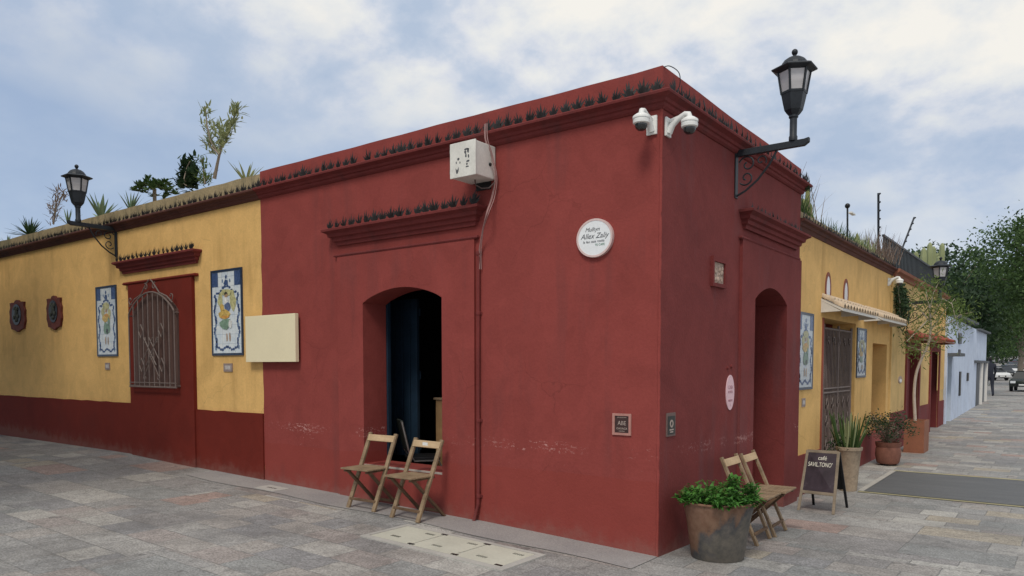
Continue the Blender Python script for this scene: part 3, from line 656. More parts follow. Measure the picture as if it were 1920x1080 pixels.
# pale blue house
X3 = 0.04; F3 = lambda u, v, w: Vector((X3 + w, u, v)); Y4 = 27.2
bl = thing('blue_building', (-2, 22, 0), 'pale blue single storey house far down the street with grey door', 'building', world=True)
mb = MB(); mb.prism([[(Y3 + .004, -.3), (16.95, -.3), (16.95, 1.86), (17.75, 1.86), (17.75, -.3), (Y4, -.3), (Y4, 2.78), (Y3 + 1.9, 2.90), (Y3 + .004, 2.92)]], F3, -.3, 0.0)
mb.box(-5, X3 - .302, Y4 - .3, Y4, -.3, 2.78); mb.build('wall', M_blue, bl)
M_greendoor = plain('grey green door', (0.14, 0.19, 0.17), 0.6, 0.2, 4)
mb = MB(); mb.box(X3 - .2, X3 - .14, 16.95, 17.75, -.2, 1.86); mb.build('door', M_greendoor, bl)
M_ledge = plain('grey slab', (0.10, 0.11, 0.12), 0.8, 0.2, 5)
mb = MB(); mb.box(X3 - .1, X3 + .28, 16.85, 17.95, 1.87, 1.95); mb.box(X3 - .1, X3 + .10, 23.2, 27.3, 1.72, 1.80); mb.build('door_canopy', M_ledge, bl)
mb = MB(); mb.box(X3 - .4, X3 + .16, 17.9, 22.6, 2.93, 3.00); mb.box(X3 - .4, X3 + .12, 23.6, 27.4, 2.80, 2.86); mb.build('eaves', M_ledge, bl)
for a, b, z0, z1 in ((18.9, 19.5, 2.25, 2.55), (19.0, 19.35, 1.95, 2.08), (19.35, 19.65, 0.75, 1.45), (21.2, 21.6, 1.15, 1.4)):
    mb = MB(); mb.prism([rect(a, b, z0, z1)], F3, 0.001, 0.03); mb.build('window', M_black, bl)
for a in (24.0, 25.7):
    mb = MB(); mb.prism([rect(a, a + .9, 0.1, 1.72)], F3, 0.001, 0.02); mb.build('door', plain('dark grey door', (0.09, 0.10, 0.11), 0.6, 0.2, 4), bl)
mb = MB()
for a in (25.1, 26.8): mb.tube([(X3 + .04, a, 0.2), (X3 + .04, a, 1.72)], 0.06, 8)
mb.build('canopy_post', M_board, bl)
mb = MB(); mb.box(-5, X3 - .302, Y3, Y4 - .3, 2.6, 2.7); mb.build('roof', M_roof, bl)
# ================================================================ THINGS ON THE WALLS
def text(parent, body, fr_loc, rot, size, mat, shear=0.0, ext=0.0008, name='lettering', align='CENTER', sx=1.0):
    cu = bpy.data.curves.new('t', 'FONT'); cu.body = body; cu.size = size; cu.shear = shear; cu.extrude = ext; cu.align_x = align; cu.align_y = 'CENTER'; cu.resolution_u = 3
    t = bpy.data.objects.new('t', cu); COL.objects.link(t); dg = bpy.context.evaluated_depsgraph_get()
    me = bpy.data.meshes.new_from_object(t.evaluated_get(dg)); bpy.data.objects.remove(t); bpy.data.curves.remove(cu)
    me.materials.clear(); me.materials.append(mat); me.transform(Matrix.LocRotScale(Vector(fr_loc), Euler(rot), Vector((sx, 1, 1))))
    o = bpy.data.objects.new(name, me); COL.objects.link(o); o.parent = parent
    if parent.get('worldparts'): o.matrix_parent_inverse = wmat(parent).inverted()
    return o
RL = (PI/2, 0, 0); RR = (PI/2, 0, PI/2)

# wall lamps: local +x points away from the wall, z=0 at the arm's underside
def make_lamp():
    t = thing('wall_lamp', (0, 0, 0), '', 'lamp')
    mb = MB(); mb.box(-0.0, 0.012, -0.035, 0.035, -0.40, 0.10); mb.build('wall_plate', M_iron, t, bevel=0.003)
    mb = MB(); mb.box(0.012, 0.655, -0.024, 0.024, 0.0, 0.062); mb.add([(0.655, -.024, 0), (0.655, .024, 0), (0.655, .024, .062), (0.655, -.024, .062), (0.70, -.024, .03), (0.70, .024, .03), (0.70, .024, .07), (0.70, -.024, .07)], [(0,1,5,4), (1,2,6,5), (2,3,7,6), (3,0,4,7), (4,5,6,7), (0,3,2,1)])
    mb.build('arm', M_iron, t, bevel=0.004)
    mb = MB(); mb.tube([(0.012, 0, -0.38), (0.10, 0, -0.34), (0.22, 0, -0.25), (0.33, 0, -0.12), (0.40, 0, 0.0)], 0.011, 8)
    mb.build('brace', M_iron, t, smooth=True)
    mb = MB()
    def sp(cx, cz, r0, r1, a0, a1, n=26): return [(cx + (r0+(r1-r0)*i/n)*math.cos(a0+(a1-a0)*i/n), 0, cz + (r0+(r1-r0)*i/n)*math.sin(a0+(a1-a0)*i/n)) for i in range(n+1)]
    mb.tube(sp(0.115, -0.085, 0.085, 0.018, PI*0.9, PI*0.9 - 7.2), 0.008, 6); mb.tube(sp(0.105, -0.215, 0.075, 0.016, -PI*0.8, -PI*0.8 + 7.0), 0.008, 6)
    mb.tube(sp(0.25, -0.07, 0.055, 0.012, -0.6, 5.6), 0.007, 6); mb.build('scroll', M_iron, t, smooth=True)
    mb = MB(); px = 0.55; mb.lathe([(0.040, 0.062), (0.040, 0.10), (0.034, 0.11), (0.034, 0.27), (0.044, 0.28), (0.044, 0.30)], (px, 0, 0), 12); mb.build('post', M_iron, t, smooth=True)
    c = (px, 0, 0); rot = PI/6
    mb = MB(); mb.lathe([(0.050, 0.300), (0.066, 0.318), (0.085, 0.345), (0.098, 0.40), (0.118, 0.495), (0.110, 0.496), (0.0, 0.497)], c, 6, rot)
    hs = mb.build('lantern_base', M_iron, t)
    mb = MB(); mb.lathe([(0.109, 0.498), (0.142, 0.690), (0.0, 0.691)], c, 6, rot); mb.build('lamp_glass', M_glass, t)
    mb = MB()
    for k in range(6):
        q = rot + k*PI/3; a = Vector((px + 0.115*math.cos(q), 0.115*math.sin(q), 0.494)); b = Vector((px + 0.149*math.cos(q), 0.149*math.sin(q), 0.695)); mb.beam(a, b, 0.018, 0.014, (math.cos(q), math.sin(q), 0))
    mb.lathe([(0.112, 0.488), (0.121, 0.492), (0.124, 0.512), (0.114, 0.512)], c, 6, rot)
    mb.build('cage', M_iron, t)
    mb = MB(); mb.lathe([(0.140, 0.690), (0.165, 0.700), (0.205, 0.712), (0.212, 0.720), (0.209, 0.728), (0.178, 0.742), (0.135, 0.752)], c, 6, rot); mb.lathe([(0.128, 0.748), (0.118, 0.775), (0.095, 0.806), (0.062, 0.828), (0.03, 0.838), (0.0, 0.84)], c, 18)
    cp = mb.build('cap', M_iron, t)
    mb = MB(); mb.lathe([(0.016, 0.835), (0.016, 0.856), (0.022, 0.86)], c, 10); mb.sphere((px, 0, 0.882), 0.029, 12, 8); mb.build('finial', M_iron, cp, smooth=True)
    return t
lamp = make_lamp(); lamp['group'] = 'iron wall lamps on brackets'
lamp.location = (0.0, 1.651, 3.665); lamp['label'] = 'black iron lantern on an arm from the red street wall, against the sky'
dup(lamp, (0.0, -0, 0), 0)
l2 = [o for o in S.objects if o.name.startswith('wall_lamp') and o is not lamp][0]
l2.location = (-9.26, -0.004, 3.70); l2.rotation_euler = (0, 0, -PI/2); l2['label'] = 'black iron lantern on a scrolled arm from the yellow plaza wall, above the grilled window'
l3 = dup(lamp, (-0.02, 11.4, 2.86), 0.0, 'far black iron lantern on the ochre street wall, half hidden by the thin tree')
p = on_y(1745, 545, 11.4)

# security cameras
def make_cctv():
    t = thing('security_camera', (0, 0, 0), '', 'camera')
    mb = MB(); mb.box(0, 0.022, -0.055, 0.055, -0.075, 0.105); mb.build('mounting_plate', M_white, t, bevel=0.004)
    mb = MB(); mb.tube([(0.02, 0, -0.04), (0.06, 0, 0.03), (0.12, 0, 0.078), (0.19, 0, 0.11), (0.225, 0, 0.10), (0.235, 0, 0.07)], [0.036, 0.03, 0.027, 0.026, 0.028, 0.028], 10); mb.tube([(0.02, 0, 0.07), (0.16, 0, 0.095)], 0.02, 8); mb.build('bracket', M_white, t, smooth=True)
    c = (0.235, 0, 0)
    mb = MB(); mb.lathe([(0.03, 0.075), (0.050, 0.066), (0.078, 0.046), (0.082, 0.040), (0.082, 0.022), (0.076, 0.020), (0.076, 0.008), (0.080, 0.006), (0.078, -0.022), (0.064, -0.030), (0.0, -0.03)], c, 28); mb.build('housing', M_white, t, smooth=True)
    mb = MB(); mb.lathe([(0.060, -0.031), (0.060, -0.045), (0.052, -0.068), (0.034, -0.086), (0.0, -0.093)], c, 20); mb.build('dome', M_dome, t, smooth=True)
    return t
cc = make_cctv(); cc['group'] = 'white dome cameras under the cornice'
cc.location = (-0.085, -0.002, 3.56); cc.rotation_euler = (0, 0, -PI/2); cc['label'] = 'white dome camera on the plaza side of the red corner'; cc.scale = (.84, .84, .84)
dup(cc, (0.003, 0.085, 3.55), 0.0, 'white dome camera on the street side of the red corner')
c3 = dup(cc, (X1, 9.45, 3.13), 0.0, 'white camera at the far end of the yellow street front, under its cornice'); c3.scale = (.8, .8, .8)

# white equipment box with marks
t = thing('junction_box', (-1.87, 0, 3.37), 'white metal box with black marks hung under the cornice of the red wall', 'metal box', world=True)
mb = MB(); mb.box(-2.02, -1.718, -0.30, -0.012, 3.372, 3.683); bx = mb.build('box_body', M_whitebox, t, bevel=0.008)
mb = MB(); mb.box(-2.026, -1.712, -0.318, -0.302, 3.366, 3.689); mb.build('box_door', M_whitebox, t, bevel=0.005)
for z in (3.43, 3.62): mb = MB(); mb.tube([(-2.030, -.309, z - .02), (-2.030, -.309, z + .02)], .006, 8); mb.build('hinge', M_greyiron, bx)
mb = MB(); mb.box(-1.96, -1.78, -0.012, 0.0, 3.30, 3.72); mb.build('mounting_plate', M_black, t)
M_mk = M_ink; mb = MB()
def blob(cu, cv, ru, rv, seed):
    r = random.Random(seed); return [(cu + ru*math.cos(a)*r.uniform(.7, 1.15), cv + rv*math.sin(a)*r.uniform(.7, 1.15)) for a in [2*PI*i/9 for i in range(9)]]
for i, (u, v, a, b) in enumerate(((-1.818, 3.612, .030, .010), (-1.80, 3.595, .014, .022), (-1.835, 3.588, .012, .018), (-1.826, 3.555, .010, .022), (-1.795, 3.545, .009, .018), (-1.802, 3.500, .020, .010), (-1.815, 3.475, .010, .012), (-1.812, 3.452, .024, .007), (-1.918, 3.535, .016, .014), (-1.945, 3.505, .007, .014), (-1.90, 3.50, .007, .012))):
    mb.prism([blob(u, v, a, b, i)], FL, 0.3182, 0.3192)
mb.prism([[(-1.955, 3.455), (-1.935, 3.435), (-1.915, 3.462), (-1.915, 3.435), (-1.927, 3.405), (-1.945, 3.402)]], FL, 0.3182, 0.3192)
mb.build('painted_mark', M_mk, t)
mb = MB(); mb.sphere((-1.715, -0.10, 3.50), 0.017, 10, 8); mb.build('cable_gland', M_black, t)
mb = MB(); mb.tube([(-1.86, -0.15, 3.37), (-1.85, -0.15, 3.32), (-1.80, -0.12, 3.285), (-1.74, -0.08, 3.29), (-1.70, -0.05, 3.34), (-1.69, -0.04, 3.42)], 0.007, 6)
mb.build('cable_loop', plain('black cable', (0.10, 0.07, 0.065), 0.6), t, smooth=True)
# cable from the ledge down to the conduit
mb = MB()
cp = [on_y(910, 232, -0.11), on_y(911, 262, -0.13), on_y(922, 292, -0.09), on_y(929, 330, -0.06), on_y(924, 368, -0.05), on_y(913, 400, -0.15), on_y(905, 430, -0.10), on_y(899, 470, -0.035), on_y(899, 505, -0.03)]
def cr(pts, k=6):
    P_ = [pts[0]] + pts + [pts[-1]]; r = []
    for i in range(1, len(P_)-2):
        for j in range(k):
            t_ = j/k; a, b, c, d = P_[i-1], P_[i], P_[i+1], P_[i+2]
            r.append(0.5*((2*b) + (c-a)*t_ + (2*a-5*b+4*c-d)*t_*t_ + (3*b-a-3*c+d)*t_**3))
    return r + [pts[-1]]
for dx, dy in ((0, 0), (0.018, 0.006), (-0.016, 0.01)):
    mb.tube(cr([q + Vector((dx*math.sin(i*.9+1), dy, 0)) for i, q in enumerate(cp)]), 0.0045, 6)
tag(mb.build('cable', M_cable, smooth=True), 'bundle of dusty pink cables looping down past the white box', 'cable')
t = thing('drain_pipe', (-1.93, 0, 0), 'thin red conduit running down the red wall to the paving right of the doorway', 'pipe', world=True)
mb = MB(); mb.tube([(-1.92, -0.026, 2.72), (-1.925, -0.026, 1.5), (-1.925, -0.026, 0.42), (-1.928, -0.028, 0.24), (-1.965, -0.055, 0.06)], 0.017, 10); mb.build('pipe', M_redtrim, t, smooth=True)
for z in (2.68, 2.10, 1.05, 0.30):
    mb = MB(); mb.lathe([(0.022, 0), (0.024, 0.006), (0.024, 0.03), (0.022, 0.036)], (-1.924, -0.026, z), 12); mb.box(-1.955, -1.893, -0.012, 0.0, z+.005, z+.03); mb.build('pipe_clip', M_redtrim, t)

# round sign
t = thing('round_sign', (-0.615, 0, 2.71), 'round white enamel sign with script lettering high on the red wall', 'sign', world=True)
mb = MB(); mb.prism([circ(-0.615, 2.712, 0.172, 0.158, 48)], FL, -0.001, 0.03); mb.build('sign_plate', M_signw, t, bevel=0.003)
mb = MB(); mb.prism([circ(-0.615, 2.712, 0.180, 0.166, 48), circ(-0.615, 2.712, 0.163, 0.149, 48)], FL, -0.0005, 0.033); mb.build('rim', plain('pinkish sign rim', (0.66, 0.50, 0.48), 0.5, 0.1), t)
text(t, 'Mulhyn', (-0.635, -0.0308, 2.785), RL, 0.050, M_ink, 0.35)
text(t, 'Allex Zaliy', (-0.615, -0.0308, 2.728), RL, 0.064, M_ink, 0.35)
text(t, 'la leo casa rosita', (-0.622, -0.0308, 2.682), RL, 0.032, M_ink, 0.2)
text(t, 'TE CAFE', (-0.560, -0.0308, 2.650), RL, 0.026, M_green_ink, 0.0)
# small plaque near the corner
t = thing('wall_plaque', (-0.345, 0, 1.1), 'small dark plaque in a pink stone frame left of the red corner', 'plaque', world=True)
mb = MB(); mb.prism([rect(-0.435, -0.255, 1.010, 1.196), rect(-0.412, -0.277, 1.030, 1.176)], FL, -0.001, 0.014); mb.build('frame', plain('pink frame', (0.42, 0.21, 0.18), 0.8, 0.2, 12), t)
mb = MB(); mb.prism([rect(-0.413, -0.276, 1.029, 1.177)], FL, -0.001, 0.006); mb.build('plate', plain('plaque brown', (0.055, 0.03, 0.028), 0.4, 0.2, 12), t)
M_worn = plain('worn plaque lettering', (0.42, 0.34, 0.30), 0.7, 0.2, 20)
text(t, 'LA ESQUINA', (-0.345, -0.0068, 1.163), RL, 0.016, M_worn); text(t, 'ABE', (-0.345, -0.0068, 1.112), RL, 0.052, M_worn, sx=.9); text(t, 'OAXACA', (-0.345, -0.0068, 1.066), RL, 0.025, M_worn); text(t, 'CENTRO', (-0.345, -0.0068, 1.043), RL, 0.014, M_worn)
t = thing('wall_plaque', (0, .215, 1.1), 'narrow grey plaque with round emblem on the street side of the red corner', 'plaque', world=True)
mb = MB(); mb.prism([rect(0.130, 0.300, 1.005, 1.205)], FR, -0.001, 0.010); mb.build('frame', plain('grey plaque frame', (0.16, 0.11, 0.10), 0.7, 0.2, 12), t)
mb = MB(); mb.prism([rect(0.148, 0.282, 1.022, 1.178)], FR, 0.0101, 0.013); mb.build('plate', plain('dark plate', (0.03, 0.032, 0.03), 0.4, 0.2, 12), t)
mb = MB(); mb.prism([circ(0.215, 1.112, 0.034), circ(0.215, 1.112, 0.018)], FR, 0.0131, 0.015); mb.prism([rect(.175, .255, 1.055, 1.066)], FR, .0131, .015); mb.prism([rect(.185, .245, 1.036, 1.046)], FR, .0131, .015); mb.build('emblem', M_worn, t)
# carved niche
t = thing('stone_relief', (0, 1.2, 2.5), 'small carved pale stone relief sunk in the red street wall', 'relief', world=True)
mb = MB(); mb.prism([rect(1.045, 1.375, 2.35, 2.63), rect(1.075, 1.345, 2.385, 2.585)], FR, -.001, .03); mb.build('niche_frame', M_redtrim, t)
mb = MB(); mb.box(-.001, .008, 1.076, 1.344, 2.386, 2.584); rr = random.Random(4)
for k in range(16): mb.sphere((0.010, rr.uniform(1.10, 1.32), rr.uniform(2.41, 2.56)), rr.uniform(.012, .028), 8, 6, (0.5, 1, 1))
mb.build('carving', M_stone, t, smooth=True)
# pink oval
t = thing('oval_sign', (0, 1.575, 1.34), 'upright pale pink oval sign beside the street doorway', 'sign', world=True)
mb = MB(); mb.prism([circ(1.575, 1.340, 0.108, 0.175, 36)], FR, -.001, .008); mb.build('sign_plate', M_pink, t)
M_pk = plain('rose lettering', (0.38, 0.20, 0.24), 0.6)
text(t, 'CASA', (0.0088, 1.575, 1.392), RR, 0.050, M_pk); text(t, 'ROSITA', (0.0088, 1.575, 1.345), RR, 0.036, M_pk); text(t, 'ABIERTO', (0.0088, 1.575, 1.260), RR, 0.030, M_pk); text(t, '1', (0.0088, 1.575, 1.215), RR, 0.035, M_pk)
for y, z, r_ in ((1.50, 1.585, .018), (1.60, 1.60, .020)):
    mb = MB(); mb.lathe([(r_, 0), (r_*.8, .015), (0, .018)], (0, 0, 0), 10)
    o = mb.build('wall_hook', M_redtrim); o.location = (0, y, z); o.rotation_euler = (0, PI/2, 0)
    tag(o, ('left' if y < 1.55 else 'right') + ' one of two tiny dark bumps on the wall above the pink oval sign', 'hook', 'tiny wall bumps above the oval sign')
# blank cream board
t = thing('blank_board', (-5.25, 0, 1.95), 'blank cream board straddling the joint of the yellow and red walls', 'board', world=True)
mb = MB(); mb.box(-5.735, -4.715, -0.085, -0.035, 1.655, 2.235); mb.build('board', M_cream, t, bevel=0.004)
for x in (-5.6, -4.85):
    mb = MB(); mb.box(x, x+.04, -.034, 0.0, 1.75, 2.15); mb.build('batten', M_frame, t)

# tile murals
def mural(fr, u0, u1, z0, z1, w, label, fig, dull=1.0):
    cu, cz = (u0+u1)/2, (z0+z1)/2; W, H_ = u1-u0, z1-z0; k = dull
    m = MT('glazed tiles'); v = m.pos(); x, y, z = m.xyz(v)[:3]
    mp = m.math('ADD', x, m.math('MULTIPLY', y, 1.0)); cb = m.N('ShaderNodeCombineXYZ'); m.l.new(mp, cb.inputs[0]); m.l.new(z, cb.inputs[1])
    b = m.N('ShaderNodeTexBrick'); b.offset = 0; m.l.new(cb.outputs[0], b.inputs[0]); b.inputs['Scale'].default_value = 1
    b.inputs['Brick Width'].default_value = W/5; b.inputs['Row Height'].default_value = H_/9; b.inputs['Mortar Size'].default_value = .003
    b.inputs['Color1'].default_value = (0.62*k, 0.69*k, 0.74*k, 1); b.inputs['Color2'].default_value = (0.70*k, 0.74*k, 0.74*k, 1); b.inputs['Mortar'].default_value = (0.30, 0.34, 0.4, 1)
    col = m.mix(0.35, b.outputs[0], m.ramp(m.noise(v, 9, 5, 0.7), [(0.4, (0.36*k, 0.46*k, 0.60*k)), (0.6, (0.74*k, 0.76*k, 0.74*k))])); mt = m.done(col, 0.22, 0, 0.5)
    t = thing('tile_mural', fr(cu, z0, 0), label, 'tile mural', 'blue and white tile murals on the yellow walls', world=True)
    mb = MB(); mb.prism([rect(u0+.03, u1-.03, z0+.03, z1-.03)], fr, w-.002, w+.012); mb.build('tile_field', mt, t)
    mb = MB(); mb.prism([rect(u0, u1, z0, z1), rect(u0+.032, u1-.032, z0+.032, z1-.032)], fr, w-.002, w+.017); mb.build('border', plain('dark blue tile border', (0.02, 0.035, 0.07), 0.3, 0.3, 15, spec=.5), t)
    a, b_ = w + .0125, w + .014
    bl1, bl2 = plain('cobalt glaze', (0.05, 0.085, 0.19), 0.25, 0.4, 14, spec=.5), plain('pale cobalt glaze', (0.17, 0.24, 0.36), 0.25, 0.3, 14, spec=.5)
    mb = MB(); r = random.Random(int(cz*1000) + int(cu*100))
    for sx in (-1, 1):
        ue = cu + sx*(W/2 - .032); mb = MB(); mb.prism([sorted_rect(ue, ue - sx*.135*W/.7, z1 - .032 - .19, z1 - .034)], fr, a, b_); mb.build('corner_tile', bl1, t)
    mb = MB(); mb2 = MB()
    for sx in (-1, 1):
        for i in range(15):                                    # scrolling leaf border
            tt = i/14; z = z0 + .11 + tt*(H_ - .46); uu = cu + sx*(W/2 - .095 - .022*math.sin(tt*PI*5)); tgt = mb if i % 3 else mb2
            tgt.prism([blob(uu, z, .020 + .010*r.random(), .030 + .014*r.random(), r.random())], fr, a, b_)
        for i in range(6): u = cu + sx*(i+.4)/6*(W/2 - .10); mb.prism([blob(u, z0 + .095 + .02*math.cos(i*1.3), .028, .020, r.random())], fr, a, b_)
        for i in range(5): u = cu + sx*(i+.6)/5*(W/2 - .13); mb.prism([blob(u, z1 - .27 + .045*math.cos(i*.9), .028, .020, r.random())], fr, a, b_)
        mb2.prism([blob(cu + sx*.085, z1 - .155, .018, .028, r.random())], fr, a, b_)
    mb.prism([blob(cu, z1 - .175, .055, .045, 3)], fr, a + .0005, b_ + .0005); mb.prism([blob(cu, z1 - .105, .022, .030, 5)], fr, a, b_)
    mb.build('scroll_border', bl1, t); mb2.build('scroll_accent', bl2, t)
    a, b_ = w + .0145, w + .016
    cols = {'s': (0.42, 0.27, 0.16), 'y': (0.56, 0.38, 0.10), 'g': (0.17, 0.27, 0.19), 'b': (0.10, 0.14, 0.26), 'o': (0.55, 0.27, 0.06), 'w': (0.7, 0.7, 0.66), 'k': (0.03, 0.03, 0.03), 'p': (0.46, 0.44, 0.22)}
    for j, (c, lst) in enumerate(fig):
        mb = MB()
        for (du, dz, ru, rv, sd) in lst: mb.prism([blob(cu + du*1.2*W, cz + dz*1.15*H_, ru*1.25*W, rv*1.2*H_, sd)], fr, a + j*.0004, b_ + j*.0004)
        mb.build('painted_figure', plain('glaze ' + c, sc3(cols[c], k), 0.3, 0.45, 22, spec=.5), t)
    return t
def sorted_rect(a, b, c, d): return rect(min(a, b), max(a, b), min(c, d), max(c, d))
figA = [('p', [(.0, .20, .19, .035, 1), (.17, .12, .08, .10, 2), (-.16, .13, .07, .07, 3)]), ('k', [(0, .185, .05, .022, 4)]), ('s', [(0, .165, .04, .020, 5), (.08, -.25, .02, .045, 6), (.0, -.25, .02, .045, 7)]),
        ('w', [(0, .12, .07, .040, 8)]), ('b', [(.03, .05, .09, .055, 9)]), ('y', [(-.06, -.02, .17, .050, 10), (-.12, .05, .06, .04, 11)]), ('o', [(-.03, -.045, .12, .014, 12)]), ('g', [(-.03, -.115, .16, .060, 13)]), ('w', [(.10, -.12, .05, .045, 14)])]
figB = [('p', [(.0, .18, .16, .05, 21), (-.13, .12, .06, .06, 22), (.12, .10, .06, .06, 23)]), ('s', [(0, .13, .04, .022, 24), (-.05, -.24, .02, .05, 25), (.05, -.24, .02, .05, 26)]), ('y', [(0, .04, .15, .055, 27)]), ('o', [(0, .075, .10, .018, 28)]), ('g', [(0, -.09, .15, .075, 29), (.1, .0, .04, .05, 30)]), ('k', [(.03, -.12, .05, .03, 31)])]
mural(FL, -6.630, -5.905, 1.745, 2.885, -.004, 'blue bordered tile mural of a dancer, between the grilled window and the cream board', figA)
mural(FL, -9.990, -9.300, 1.760, 2.880, -.004, 'smaller looking tile mural left of the grilled window, under the left lamp', figB, 0.9)
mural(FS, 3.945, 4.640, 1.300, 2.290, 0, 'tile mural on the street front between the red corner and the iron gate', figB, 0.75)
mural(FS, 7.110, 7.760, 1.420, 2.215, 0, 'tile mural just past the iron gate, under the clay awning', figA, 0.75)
for fr, u, z, lb in ((FL, -6.268, 1.585, 'small grey address tile below the dancer mural near the cream board'), (FL, -9.663, 1.603, 'small faded tile below the leftmost tile mural'), (FS, 4.28, 1.135, 'small faded tile below the mural beside the iron gate')):
    t = thing('address_tile', fr(u, z, 0), lb, 'wall tile', 'little tiles under the murals', world=True); ww = .10 if 'address' in lb else .075
    mb = MB(); mb.prism([rect(u-ww, u+ww, z-.055, z+.055)], fr, -.006, .008); mb.build('tile', plain('grey tile', (0.28, 0.22, 0.20), 0.5, 0.3, 16), t)
    mb = MB(); mb.prism([rect(u-ww*.65, u+ww*.65, z-.026, z+.026)], fr, .0081, .0095); mb.build('tile_face', plain('pale tile face', (0.45, 0.42, 0.40), 0.4, 0.3, 16), t)
# carved wall ornaments far left
M_carv = plain('dark red carved plaque', (0.12, 0.03, 0.022), 0.7, 0.3, 12, bump=.4)
for u, z, hw, hh, lb in ((-13.14, 2.550, .36, .295, 'leftmost dark red carved wall ornament on the yellow wall'), (-11.54, 2.540, .30, .295, 'dark red carved wall ornament between its twin and the leftmost tile mural')):
    t = thing('wall_ornament', FL(u, z-hh, 0), lb, 'wall ornament', 'carved wall ornaments', world=True)
    sh = [(0, 1), (.22, .96), (.38, .80), (.62, .86), (.92, .84), (.86, .55), (1, .30), (.95, 0), (1, -.35), (.86, -.62), (.80, -.84), (.42, -.90), (0, -1.04)]
    lp = [(u + a*hw, z + b*hh) for a, b in sh] + [(u - a*hw, z + b*hh) for a, b in reversed(sh[1:-1])]
    mb = MB(); mb.prism([lp], FL, -.005, .035); mb.build('backing', M_carv, t, bevel=.008)
    mb = MB(); mb.prism([circ(u, z + .02, hw*.58, hh*.66, 20)], FL, .035, .045); mb.build('recess', M_black, t)
    mb = MB()
    for (a, b, r1, r2) in ((0, .05, .10, .12), (-.05, .13, .05, .06), (.06, .12, .05, .06), (0, -.09, .07, .05), (.07, -.02, .04, .06), (-.08, -.03, .04, .06)): mb.sphere((u + a, -.05, z + b), 1, 10, 8, (r1*.7, .02, r2*.7))
    mb.build('relief', plain('dark greenish relief', (0.05, 0.055, 0.045), 0.6, 0.4, 14), t, smooth=True)
# small fittings on the far yellow front
for (px, py), lb in (((1658, 712), 'black and white round fitting on the wall beside the little door'), ((1684, 712), 'pale doorbell fitting beyond the little door')):
    q = on_x(px, py, X1 - .002) if px > 1675 else on_x(px, py, X1 - .54)
    t = thing('wall_fitting', q, lb, 'wall fitting', 'small fittings by the little door', world=True)
    FQ = lambda u, v, w: Vector((q.x + w, u, v))
    mb = MB(); mb.prism([circ(q.y, q.z, .20, .075)], FQ, 0, .04); mb.build('housing', M_black if px < 1675 else M_stone, t, smooth=True)
    mb = MB(); mb.prism([circ(q.y, q.z - .02, .10, .035)], FQ, .0401, .05); mb.build('lens', M_white, t)
# ================================================================ ON THE GROUND
# manhole frame with three double covers
def lay(mb, pts, z0, z1):                   # slab over ground points given as (x, y)
    vs = [Vector((x, y, gz(x, y) + z0)) for x, y in pts] + [Vector((x, y, gz(x, y) + z1)) for x, y in pts]; n = len(pts)
    mb.add(vs, [tuple(reversed(range(n))), tuple(range(n, 2*n))] + [(i, (i+1) % n, (i+1) % n + n, i + n) for i in range(n)])
M_cov = plain('pale greenish cover', (0.52, 0.52, 0.44), 0.6, 0.12, 3, 0, 0.3); M_covf = plain('pale cement frame', (0.42, 0.41, 0.38), 0.85, 0.15, 4, bump=.3)
man = thing('access_cover', (-1.5, -.9, gz(-1.5, -.9)), 'pale rectangular access cover of three panels set in the paving in front of the chairs', 'access cover', world=True)
x0, x1, y0, y1 = -2.34, -0.72, -1.20, -0.60
mb = MB()
for a, b, c, d in ((x0, x1, y0, y0+.07), (x0, x1, y1-.05, y1), (x0, x0+.05, y0+.07, y1-.05), (x1-.07, x1, y0+.07, y1-.05)): lay(mb, [(a, c), (b, c), (b, d), (a, d)], -.02, .012)
mb.build('cover_frame', M_covf, man)
cw = (x1 - .07 - x0 - .05)/3
for k in range(3):
    a = x0 + .05 + k*cw + .006; b = a + cw - .012
    mb = MB(); lay(mb, [(a, y0+.076), (b, y0+.076), (b, y1-.056), (a, y1-.056)], -.02, .010); cv = mb.build('cover_panel', M_cov, man)
    mb = MB()
    for (u, v) in ((a+.15, y0+.18), (b-.15, y1-.17)):
        for q in range(5): lay(mb, [(u+q*.022, v), (u+q*.022+.012, v), (u+q*.022+.012, v+.035), (u+q*.022, v+.035)], .009, .0125)
    mb.build('lifting_mark', plain('dull mark', (0.2, 0.2, 0.17), .8), cv)
for u in (x0+.05+cw, x0+.05+2*cw, x1 - .11):
    for v in (y0+.095, y1-.075):
        if u > x1 - .2 and v > -1: continue
        mb = MB(); lay(mb, [(u-.035, v-.014), (u+.035, v-.014), (u+.035, v+.014), (u-.035, v+.014)], .0, .013); mb.build('hinge_slot', M_black, man)
t = on_y(505, 925, -0.6)
sm = thing('access_cover', (-4.9, -.5, .13), 'small pale stone access cover near the wall in front of the red and yellow joint', 'access cover', world=True)
mb = MB(); q = [(-5.10, -0.42), (-4.72, -0.42), (-4.72, -0.20), (-5.10, -0.20)]; lay(mb, q, -.02, .014); mb.build('lid', M_covf, sm, bevel=.003)
mb = MB()
for k in range(4): lay(mb, [(-4.98 + k*.045, -.33), (-4.96 + k*.045, -.33), (-4.96 + k*.045, -.30), (-4.98 + k*.045, -.30)], .013, .0165)
mb.build('lifting_slot', M_black, sm)
